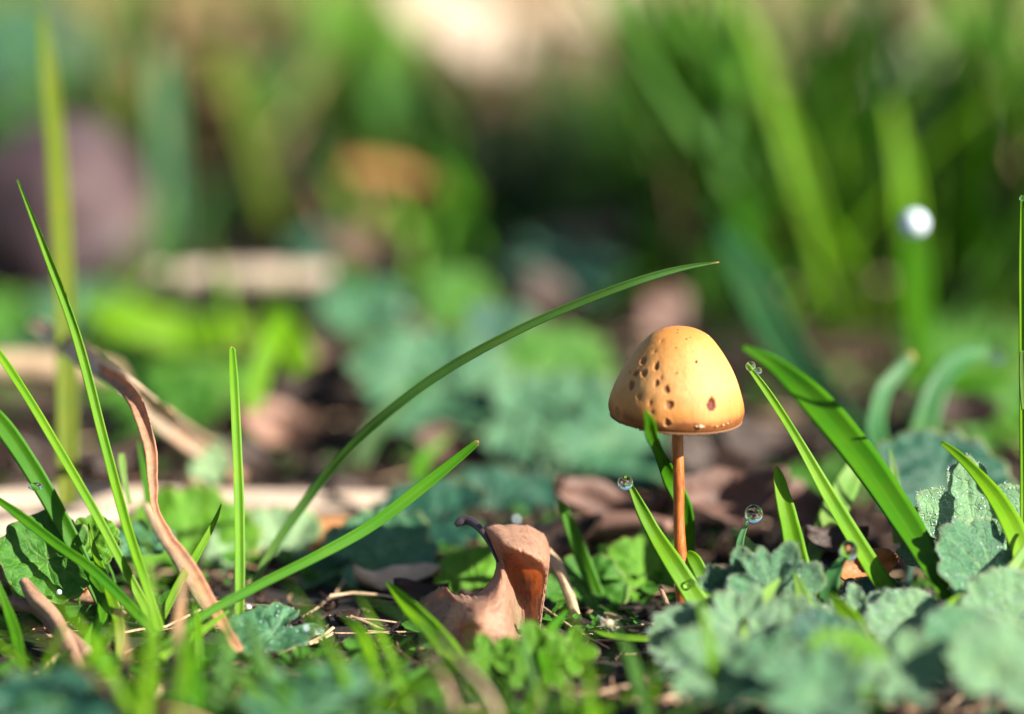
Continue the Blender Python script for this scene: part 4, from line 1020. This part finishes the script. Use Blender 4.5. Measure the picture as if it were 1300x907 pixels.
for px_, py_, d_, L_, W_, m_, lab_ in (
    (565, 18, 128, 150, 95, 'pale_stem', 'pale sunlit dead leaf out of focus at the top, left of centre'), (628, 58, 120, 120, 80, 'pale_stem', 'pale blurred dead leaf just under the top centre'),
    (692, 22, 132, 150, 90, 'straw_stem', 'tan blurred dead leaf at the top right of centre'), (742, 72, 118, 130, 80, 'litter_pink', 'mauve-tan blurred dead leaf below the whitish one at the top'),
    (795, 12, 130, 150, 90, 'pale_stem', 'whitish blurred dead leaf at the top above the cap'), (395, 62, 120, 120, 80, 'litter_pink', 'rosy tan blurred dead leaf at the top left of centre'),
    (232, 48, 122, 130, 80, 'straw_stem', 'tan blurred dead leaf in the tan tuft at the top left'), (292, 165, 98, 80, 110, 'litter_orange', 'ochre blurred dead leaf above the pale twig'),
    (1012, 62, 118, 90, 140, 'straw_stem', 'pinkish tan blurred dead leaf at the top right'), (1092, 190, 98, 70, 150, 'straw_stem', 'tan blurred dead leaf standing left of the shining dewdrop'),
    (1225, 250, 90, 100, 80, 'straw_stem', 'small tan blurred dead leaf near the right edge'), (1150, 15, 125, 110, 80, 'litter_pink', 'rosy blurred dead leaf near the top right corner')):
    litter(px_, py_, d_, L_, W_, r5.uniform(-25, 25), M[m_], lab_, seed=int(px_), pitch=62, curl=.25)

# loose litter nobody could count
r3 = random.Random(77)
V, F, A = [], [], []
for k in range(6500):
    y = 36 + 70 * r3.random() ** 1.7; x = (r3.random() - .5) * (y * .62)
    L = r3.uniform(.15, .5) if y < 48 else r3.uniform(.25, 1.1); v, f, a = flake_mesh(L, L * r3.uniform(.15, .7), r3.uniform(.1, .7), k * 1.37, 4, 2)
    mt = Matrix.Rotation(r3.uniform(0, 6.28), 3, 'Z') @ Matrix.Rotation(r3.gauss(0, .28), 3, 'X') @ Matrix.Rotation(r3.gauss(0, .22), 3, 'Y')
    c = Vector((x, y, height(x, y) - .13 + .10 * r3.random())); n0 = len(V)
    V += [mt @ q + c for q in v]; F += [tuple(i + n0 for i in q) for q in f]; A += a
tag(obj('leaf_litter', mesh('leaf_litter', V, F, M['litter_brown'], None, {'dark': A})), 'crumbled dark brown leaf litter covering the soil', None, kind='stuff')

r7 = random.Random(31)
for nm_, mt_, cnt_, lab_ in (('straw_litter', 'straw_stem', 420, 'short bits of tan straw scattered over the soil'), ('twig_litter', 'brown_stem', 520, 'fine brown twigs and rootlets scattered over the soil')):
    V, F = [], []
    for k in range(cnt_):
        y = 38 + 40 * r7.random() ** 1.4; x = (r7.random() - .5) * (y * .5)
        L = r7.uniform(.4, 2.4); az = r7.uniform(0, 6.28); rad = r7.uniform(.008, .04) if nm_ == 'twig_litter' else r7.uniform(.015, .06)
        ux, uy = math.cos(az), math.sin(az); cv = r7.uniform(-.25, .25) * L; lift = r7.uniform(0, .25); n0 = len(V)
        for i in range(6):
            t = i / 5 - .5; b_ = cv * (t * t * 4 - 1); cx, cy = x + ux * L * t - uy * b_, y + uy * L * t + ux * b_
            cz = height(cx, cy) - .1 + lift * (t + .5) + .05
            for j in range(4):
                a = j * math.pi / 2
                V.append((cx - uy * math.cos(a) * rad, cy + ux * math.cos(a) * rad, cz + math.sin(a) * rad * .7))
        for i in range(5):
            for j in range(4):
                a, b = n0 + i * 4 + j, n0 + i * 4 + (j + 1) % 4
                F.append((a, b, b + 4, a + 4))
        F += [(n0, n0 + 1, n0 + 2, n0 + 3), (n0 + 23, n0 + 22, n0 + 21, n0 + 20)]
    tag(obj(nm_, mesh(nm_, V, F, M[mt_])), lab_, None, kind='stuff')

# ------------------------------------------------------------------ purplish stone
def stone_mat():
    q = NT('stone'); geo = q.n('ShaderNodeTexCoord').outputs['Object']
    a = q.noise(.55, 5, .6, geo); b = q.noise(5, 5, .7, geo)
    col = q.ramp(a, [(.3, (.016, .009, .016)), (.55, (.042, .021, .021)), (.75, (.075, .034, .024))])
    col = q.mix(q.math('MULTIPLY', b, .5), col, (.10, .06, .07))
    q.l(col, q.b.inputs['Base Color']); q.b.inputs['Roughness'].default_value = .6; q.bump(b, .5, .08); return q.m
M['stone'] = stone_mat()
v, f = lump(Vector((0, 0, 0)), 2.75, 8, 28, (1.0, .95, 1.0), .22)
o = obj('stone', mesh('stone', v, f, M['stone'])); o.location = G(75, 80, 2.2)
tag(o, 'blurred purplish-brown rounded stone in the grass at the left', 'stone')

# ------------------------------------------------------------------ grass tufts in the background
def tuft_blade(h, wd, lean, az, seed, n=9):
    pts, ws, ns = [], [], []
    droop = .5 + .5 * random.Random(seed).random()
    for i in range(n + 1):
        t = i / n
        out = lean * h * (t + droop * t ** 2.4); z = h * (t - .35 * abs(lean) * droop * t ** 2.6)
        p = Vector((math.cos(az) * out, math.sin(az) * out, z)) + Vector((nz((t * 2, seed, 0)), nz((t * 2, seed, 4)), 0)) * h * .03
        pts.append(p); ws.append(max(.01, wd * min(1, (1 - t) * 2.2) * (.75 + .25 * min(1, t * 4))))
    fac = Vector((math.cos(az + seed), math.sin(az + seed), .3)).normalized()
    ns = [fac] * (n + 1)
    return sweep_blade(pts, ws, ns, .3, .02)

LIB = {}
def lib(mat, k, h):
    key = (mat, k)
    if key not in LIB:
        r = random.Random(hash((mat, 0)) % 7 + k * 31)
        r = random.Random(k * 31 + sum(map(ord, mat)))
        V, F, U, A = tuft_blade(10.0, r.uniform(.35, .6), r.uniform(.05, .55), 0.0, k + 1.3)
        LIB[key] = mesh('blade', V, F, M[mat], U, A)
    return LIB[key]

TG = 'grass tufts of the background'
def tuft(px, d, h, n, spread, mats, label, name='grass_tuft', cat='grass tuft', wide=1.0, lean=0.0, dense=1, sprawl=.3):
    r = random.Random(int(px * 7 + d * 13))
    e = empty(name, G(px, d, -.1), label, cat, TG)
    for k in range(n * dense):
        m_ = mats[k % len(mats)]
        o = bpy.data.objects.new('blade', lib(m_, r.randrange(6), h)); link(o, e)
        o.location = (r.gauss(0, spread), r.gauss(0, spread * .8), 0)
        sz = h / 10 * r.uniform(.6, 1.1)
        o.scale = (sz, sz * wide, sz * r.uniform(.85, 1.1)); o.scale = (sz * wide, sz * wide, sz)
        o.rotation_euler = (r.gauss(0, sprawl), lean + r.gauss(0, sprawl), r.uniform(0, 6.283))
    return e

tuft(60, 112, 13, 16, 2.2, ['deep', 'green', 'olive'], 'dim green tuft at the top left above the stone')
tuft(150, 118, 12, 14, 2.2, ['olive', 'deep', 'tan'], 'olive tuft behind the stone at the top left')
tuft(235, 122, 11, 16, 1.8, ['tan', 'tan', 'ochre'], 'tan dry tuft at the top, left of the centre gap', dense=2)
tuft(385, 126, 11, 16, 2.0, ['tan', 'straw', 'olive'], 'straw-coloured tuft at the top between two green tufts', dense=3)
tuft(462, 128, 12, 16, 2.0, ['bright', 'olive', 'bright'], 'yellow-green tuft at the top beside the pale straw tuft')
tuft(590, 140, 11, 18, 2.2, ['straw', 'straw', 'tan'], 'palest straw tuft at the top centre', dense=3)
tuft(700, 150, 11, 18, 2.6, ['straw', 'tan', 'straw'], 'broad faded tuft at the top right of centre', dense=3)
tuft(775, 150, 10, 14, 2.0, ['straw', 'straw'], 'whitish dry tuft above the mushroom at the top', dense=3)
tuft(868, 104, 11, 16, 2.2, ['bright', 'green', 'green'], 'vivid green tuft at the top above the cap')
tuft(935, 84, 12, 12, 1.0, ['green', 'green', 'bright'], 'tall upright vivid tuft right of the cap', wide=1.3)
tuft(1012, 126, 10, 14, 1.6, ['tan', 'straw'], 'pinkish dry tuft at the top right between green tufts', dense=3)
tuft(1095, 102, 8, 14, 1.4, ['tan', 'olive', 'straw'], 'dry leaning tuft at the right, below the pinkish tuft', lean=.3)
tuft(1160, 96, 11, 16, 2.0, ['bright', 'green', 'pale'], 'light green tuft behind the shining round dewdrop')
tuft(1255, 100, 11, 16, 2.2, ['pale', 'bright', 'green'], 'pale green tuft at the right edge below the sloping stalk')
tuft(1300, 84, 9, 14, 1.8, ['bright', 'olive', 'green'], 'olive tuft at the right edge in the middle height')
tuft(222, 90, 10, 10, 1.0, ['blue', 'green'], 'slender bluish tuft right of the stone')
tuft(295, 100, 7.5, 14, 1.3, ['ochre', 'tan', 'olive'], 'ochre tuft behind the pale twig')
tuft(400, 108, 9, 14, 2.0, ['olive', 'green', 'ochre'], 'olive green tuft above the dark hollow')
tuft(480, 96, 6, 10, 1.4, ['blue', 'pale', 'deep'], 'greyish tuft above the orange twig')
tuft(830, 118, 7.5, 30, 2.4, ['green', 'green', 'deep'], 'faint pale tuft in the shade above the cap')
tuft(705, 104, 7.5, 44, 3.0, ['deep', 'deep', 'green', 'deep'], 'green tuft coloured dark for the shade at the centre behind the hollow')
tuft(600, 98, 6.5, 44, 3.2, ['deep', 'deep', 'deep'], 'low tuft coloured darkest for the shade in the central hollow')  # dense dark grass colour stands in for the shade of the hollow
tuft(1000, 78, 9.5, 14, 1.4, ['green', 'bright', 'green'], 'vivid leaning tuft between the cap and the dewdrop', lean=-.2)
tuft(1085, 82, 8, 12, 1.4, ['green', 'deep'], 'mid-green tuft left of the shining round dewdrop', lean=.15)
tuft(1190, 80, 7.5, 12, 1.4, ['green', 'olive'], 'upright green tuft right of the shining round dewdrop')
tuft(1240, 72, 4.2, 10, 1.0, ['deep', 'green'], 'low dark tuft behind the bent bluish blades')
tuft(965, 86, 11, 14, 1.2, ['bright', 'green', 'bright'], 'vivid bright tuft at the upper right, nearest the cap', sprawl=.38)
tuft(1055, 92, 11, 14, 1.4, ['bright', 'green'], 'vivid leaning tuft at the upper right between two drier tufts', sprawl=.42)
tuft(1130, 88, 10, 14, 1.4, ['bright', 'bright', 'green'], 'vivid spreading tuft just left above the shining dewdrop', sprawl=.42)
tuft(1215, 92, 11, 14, 1.4, ['pale', 'bright', 'green'], 'light spreading tuft right above the shining dewdrop', sprawl=.42)
tuft(1052, 74, 12, 18, 1.7, ['bright', 'green', 'bright'], 'tangle of thin bright blades crossing at the upper right', sprawl=.34, wide=.75)
tuft(1190, 77, 12, 20, 2.6, ['bright', 'green', 'pale'], 'tangle of thin light blades crossing near the top right corner', sprawl=.34, wide=.75)
tuft(345, 68, 4.5, 12, .8, ['bright', 'green'], 'low bright tuft below the pale twig')
tuft(160, 70, 4.2, 12, 1.0, ['green', 'bright', 'deep'], 'low green tuft under the stone')
tuft(920, 72, 4.2, 10, .9, ['green', 'deep', 'olive'], 'low tuft just right of the cap')
tuft(790, 84, 5.5, 36, 2.2, ['deep', 'deep', 'green'], 'low tuft coloured dark for the shade just left above the cap')  # dark blades here also put the hollow's shade into the colour
tuft(20, 92, 9, 12, 1.6, ['deep', 'olive'], 'dark tuft at the left edge above the stone')
tuft(520, 112, 8, 14, 2.0, ['green', 'olive', 'deep'], 'soft green tuft above the orange twig, nearer the top')
tuft(1130, 140, 12, 16, 2.6, ['green', 'bright', 'pale'], 'far light green tuft at the top right')
tuft(310, 150, 12, 16, 2.6, ['olive', 'bright', 'tan'], 'far mixed tuft at the top left')
tuft(960, 150, 12, 16, 2.6, ['bright', 'green', 'tan'], 'far green tuft at the top right of the cap')
tuft(660, 175, 12, 16, 3.0, ['bright', 'olive', 'straw'], 'far yellowish tuft at the top centre')

for x_, y_, h_, n_, lab in ((22, 80, 15, 30, 'tall dark grass tuft added outside the picture to shade the middle distance'),):
    e_ = tuft(650, 60, h_, n_, 1.8 if y_ > 50 else .9, ['deep', 'green', 'blue'], lab, wide=1.25, sprawl=.08)  # unseen tuft, added to cast shade into the background
    e_.scale = (.6, .6, 1)
    e_.location = (x_, y_, -.1)

# unseen broad-leaved dock added beyond the right edge to shade the middle background
dock = empty('added_shade_dock', (25.5, 77, -.1), 'tall broad-leaved dock added outside the picture to shade the middle of the background', 'plant')
r9 = random.Random(4)
for k in range(24):
    V, F, U, A = leaf_mesh(r9.uniform(3.0, 4.4), 1.7, 0, 0, 0, 0, .12, .02, 9, k + 3, .8)
    az, hz = r9.uniform(0, 6.28), r9.uniform(5, 29); n_ = (to_sun + Vector((r9.gauss(0, .35), r9.gauss(0, .35), r9.gauss(0, .35)))).normalized()
    x_ = (Vector((math.cos(az), math.sin(az), .5)) - n_ * n_.dot(Vector((math.cos(az), math.sin(az), .5)))).normalized(); y_ = n_.cross(x_)
    Mx = Matrix((x_, y_, n_)).transposed(); off = Vector((math.cos(az) * 2.6, math.sin(az) * 3.6, hz))
    obj('leaf', mesh('leaf', [Mx @ v + off for v in V], F, M['l_green'], U, A), dock)
    V, F = [], []
    for i in range(7):
        t = i / 6; p_ = Vector((off.x * t, off.y * t, hz * (.55 + .45 * t) if hz > 9 else hz * t))
        for j in range(6):
            a = j * math.pi / 3; V.append(p_ + Vector((math.cos(a) * .14, math.sin(a) * .14, 0)))
    for i in range(6):
        for j in range(6):
            F.append((i * 6 + j, i * 6 + (j + 1) % 6, i * 6 + 6 + (j + 1) % 6, i * 6 + 6 + j))
    obj('leaf_stalk', mesh('leaf_stalk', V, F, M['l_green']), dock)
V, F = [], []
for i in range(13):
    for j in range(10):
        a = j * math.pi / 5; V.append(Vector((math.cos(a) * (.45 - .02 * i), math.sin(a) * (.45 - .02 * i), i * 2.3)))
for i in range(12):
    for j in range(10):
        F.append((i * 10 + j, i * 10 + (j + 1) % 10, i * 10 + 10 + (j + 1) % 10, i * 10 + 10 + j))
obj('stem', mesh('stem', V, F, M['l_green']), dock)

# the mass of meadow grass
def grass_mass():
    r = np.random.RandomState(3)
    V, F, C = [], [], []
    pal = [(.04, .18, .008), (.08, .26, .01), (.15, .33, .012), (.12, .18, .015), (.40, .27, .13), (.58, .45, .30), (.05, .13, .03)]
    n0 = 0
    for k in range(9000):
        d = 78 + 330 * r.rand() ** 2.0 if k < 7600 else -60 + 95 * r.rand()
        side = r.uniform(-1, 1) * (.30 * abs(d) + 12)
        if k >= 7600 and abs(side) < 13 + max(0, d) * .1: side += math.copysign(22, side)
        x, y = side, d
        if math.sin(x * .21 + 1) * math.sin(y * .17) + .6 * nz((x * .12, y * .12, 2)) < -.15 and y < 130: continue
        if 40 < y < 155 and any(abs(x / y - (q - 650) * K / DF) < .012 for q in (235, 385, 590, 640, 700, 750, 800, 1012)): continue
        h = r.uniform(4, 9) if d > 170 else r.uniform(2, 5); wd = r.uniform(.22, .5); az = r.uniform(0, 6.28); ln = r.uniform(.1, .7); fa = r.uniform(0, 6.28)
        hue = nz((x * .06, y * .05, 9)) + r.normal(0, .28)
        c = pal[0] if hue < -.25 else pal[1] if hue < .0 else pal[2] if hue < .16 else pal[3] if hue < .26 else pal[4] if hue < .5 else pal[5]
        sx_, sy_ = math.cos(fa) * wd / 2, math.sin(fa) * wd / 2
        for i in range(6):
            t = i / 5; o_ = ln * h * (t * .4 + .7 * t * t); w_ = min(1, (1 - t) * 2) + .03
            cx, cy, cz = x + math.cos(az) * o_, y + math.sin(az) * o_, -.15 + h * (t - .3 * ln * t * t)
            V.append((cx - sx_ * w_, cy - sy_ * w_, cz)); V.append((cx + sy_ * .12, cy - sx_ * .12, cz - .02)); V.append((cx + sx_ * w_, cy + sy_ * w_, cz)); C += [c] * 3
        for i in range(5):
            a = n0 + i * 3; F += [(a, a + 1, a + 4, a + 3), (a + 1, a + 2, a + 5, a + 4)]
        n0 += 18
    me = bpy.data.meshes.new('grass'); me.from_pydata(V, [], F)
    at = me.attributes.new('col', 'FLOAT_COLOR', 'POINT'); at.data.foreach_set('color', np.array([(*c, 1) for c in C], dtype=np.float32).ravel())
    me.polygons.foreach_set('use_smooth', [True] * len(me.polygons))
    q = NT('grass_mass'); a = q.n('ShaderNodeAttribute', attribute_name='col').outputs['Color']
    q.l(a, q.b.inputs['Base Color']); q.b.inputs['Roughness'].default_value = .5; q.b.inputs['Specular IOR Level'].default_value = .3
    q.translucent(q.mix(1.0, a, (1.3, 1.2, .35), 'MULTIPLY'), .3)
    me.materials.append(q.m)
    return me
tag(obj('grass', grass_mass()), 'mass of blurred meadow grass, green mixed with dry straw', None, kind='stuff')

for px_, py_, d_, sz_, m_, lab_ in (
    (455, 45, 118, 150, 'l_bright', 'blurred yellow-green leaf raised in the grass at the top'), (360, 130, 105, 120, 'l_green', 'blurred green leaf in the olive grass above the pale twig'),
    (815, 165, 112, 110, 'l_green', 'faint green leaf in the shade high above the cap'), (880, 60, 110, 170, 'l_bright', 'blurred bright leaf at the top right above the cap'),
    (1170, 130, 100, 150, 'l_pale', 'blurred pale leaf above the shining round dewdrop'), (1230, 60, 110, 120, 'l_bright', 'blurred light leaf near the top right corner'),
    (560, 270, 86, 120, 'l_green', 'blurred green leaf at the right end of the orange twig'), (1080, 260, 88, 130, 'l_green', 'blurred leaf left of the shining round dewdrop'),
    (30, 60, 110, 150, 'l_teal', 'dim leaf in the top left corner'), (250, 60, 125, 130, 'l_green', 'blurred leaf before the tan tuft at the top left'),
    (900, 220, 84, 120, 'l_green', 'blurred green leaf right above the cap'), (500, 130, 105, 130, 'l_green', 'blurred green leaf above the orange twig')):
    leaf('ground_leaf', px_, py_, d_, sz_, r5.uniform(0, 360), (.35, -.75, .55), M[m_], lab_, 'crenate', 'leaves raised in the background grass', seed=int(px_))

for px_, d_, n_, mats_, lab_ in ((60, 40.5, 20, ['green', 'bright'], 'small blurred tuft nearest the lens at the left corner'), (200, 39.5, 18, ['bright', 'green', 'tan'], 'small blurred tuft nearest the lens below the left clump'),
                                 (340, 40, 20, ['green', 'soft'], 'small blurred tuft nearest the lens below the upright blade'), (470, 40.5, 20, ['bright', 'soft'], 'small blurred tuft nearest the lens left of the dead leaf'),
                                 (600, 39.8, 20, ['green', 'bright', 'straw'], 'small blurred tuft nearest the lens below the dead leaf'), (740, 40.4, 20, ['soft', 'bright'], 'small blurred tuft nearest the lens below the fluffy seed')):
    t_ = tuft(px_, d_, 2.1, n_, .8, mats_, lab_, wide=1.7, sprawl=.35)

# ------------------------------------------------------------------ dewdrops
def drop_mesh(r, sq=1.0, seed=0, nn=20):
    V, F = lump(Vector((0, 0, 0)), r, seed, nn, (1, 1, sq), .03)
    return V, F
DG = 'dewdrops on the blades'
def drop(px, py, d, r_px, label, mat='water', sq=1.0, group=DG):
    V, F = drop_mesh(r_px * K * d / DF, sq, px)
    o = obj('dewdrop', mesh('dewdrop', V, F, M[mat])); o.location = P(px, py, d)
    return tag(o, label, 'dewdrop', group)
drop(794, 613, 45.9, 10, 'round dewdrop on the tip of the blade left of the stem')
drop(957, 653, 45.9, 11.5, 'round dewdrop hanging right of the stem', sq=1.1)
drop(877, 741, 45.5, 6, 'tiny dewdrop at the foot of the stem')
drop(1077, 700, 44.6, 12, 'clear dewdrop against the slanting right-hand blade', sq=1.15)
drop(953, 465, 45.9, 6.5, 'small dewdrop on the tip of the slim right-hand blade')
drop(963, 471, 45.8, 4.5, 'smallest dewdrop just below the slim blade tip')
drop(1266, 450, 54, 11, 'blurred dewdrop on the curled bluish blade')
drop(1298, 252, 45.9, 4, 'tiny dewdrop on top of the tall blade at the right edge')
drop(45, 618, 45.9, 9, 'grey flattened dewdrop on the broad dark blade at left', sq=.55)
drop(1161, 284, 55, 17, 'large shining round dewdrop with its sun glint painted pale blue-white at the right', 'bead')
drop(577, 738, 48.6, 6, 'blurred dewdrop behind the dead leaf', 'bead')
for px_, py_, d_, r_, lab_ in ((315, 771, 47.5, 4, 'dew bead with painted sparkle beside the upright blade foot'), (405, 803, 43.2, 4, 'dew bead with painted sparkle at the bottom below the straight low blade'), (388, 798, 43.4, 3, 'tiny dew bead at the bottom left of another bead'),
                               (655, 660, 50.5, 3.5, 'dew bead with painted glint above the dead leaf'), (922, 498, 55, 4, 'dew bead with painted glint right of the cap rim'), (510, 395, 66, 5, 'painted dew glint on the leaf above the toothed leaves'),
                               (620, 440, 61, 4, 'painted dew glint at the upper edge of the sunlit toothed leaf'), (350, 405, 66, 5, 'painted dew glint under the pale twig'), (75, 752, 45.8, 3.5, 'dew bead among the left clump stems'),
                               (1240, 735, 44.6, 4, 'dew bead on the shaded hairy leaf'), (905, 808, 42.6, 4.5, 'dew bead on the leaf in front of the stem foot'), (1055, 740, 44.9, 3, 'dew bead on the short blue-green blade')):
    drop(px_, py_, d_, r_, lab_, 'bead')  # glints come from the whitish bead colour, not from refraction

# fluffy seed
fl = empty('fluffy_seed', P(772, 792, 44.9), 'fluffy pale seed head caught on a tiny flat blade', 'seed')
V, F = lump(Vector((0, 0, 0)), .07, 3, 8, (1.2, 1, 1), .5)
obj('seed_core', mesh('seed_core', V, F, M['crumb']), fl)
V, F = [], []
r4 = random.Random(8)
for k in range(46):
    u_ = Vector((r4.gauss(0, 1), r4.gauss(0, 1), r4.gauss(0, .7))).normalized(); L = r4.uniform(.08, .24)
    s_ = u_.cross(Vector((.3, .5, .8))).normalized() * .005; q_ = u_.cross(s_).normalized() * .005
    b = len(V)
    for t, ww in ((.03, 1), (L * .6, .8), (L, .2)):
        c = u_ * t + Vector((0, 0, -.2 * t * t))
        V += [c + s_ * ww, c - s_ * .5 * ww + q_ * ww, c - s_ * .5 * ww - q_ * ww]
    for i in range(2):
        for j in range(3):
            F.append((b + i * 3 + j, b + i * 3 + (j + 1) % 3, b + i * 3 + 3 + (j + 1) % 3, b + i * 3 + 3 + j))
M['fluff'] = simple_mat('seed_fluff', (.65, .62, .56), .5)
tag(obj('fluff', mesh('fluff', V, F, M['fluff']), fl), 'pale hairs of the seed', None, kind='stuff')
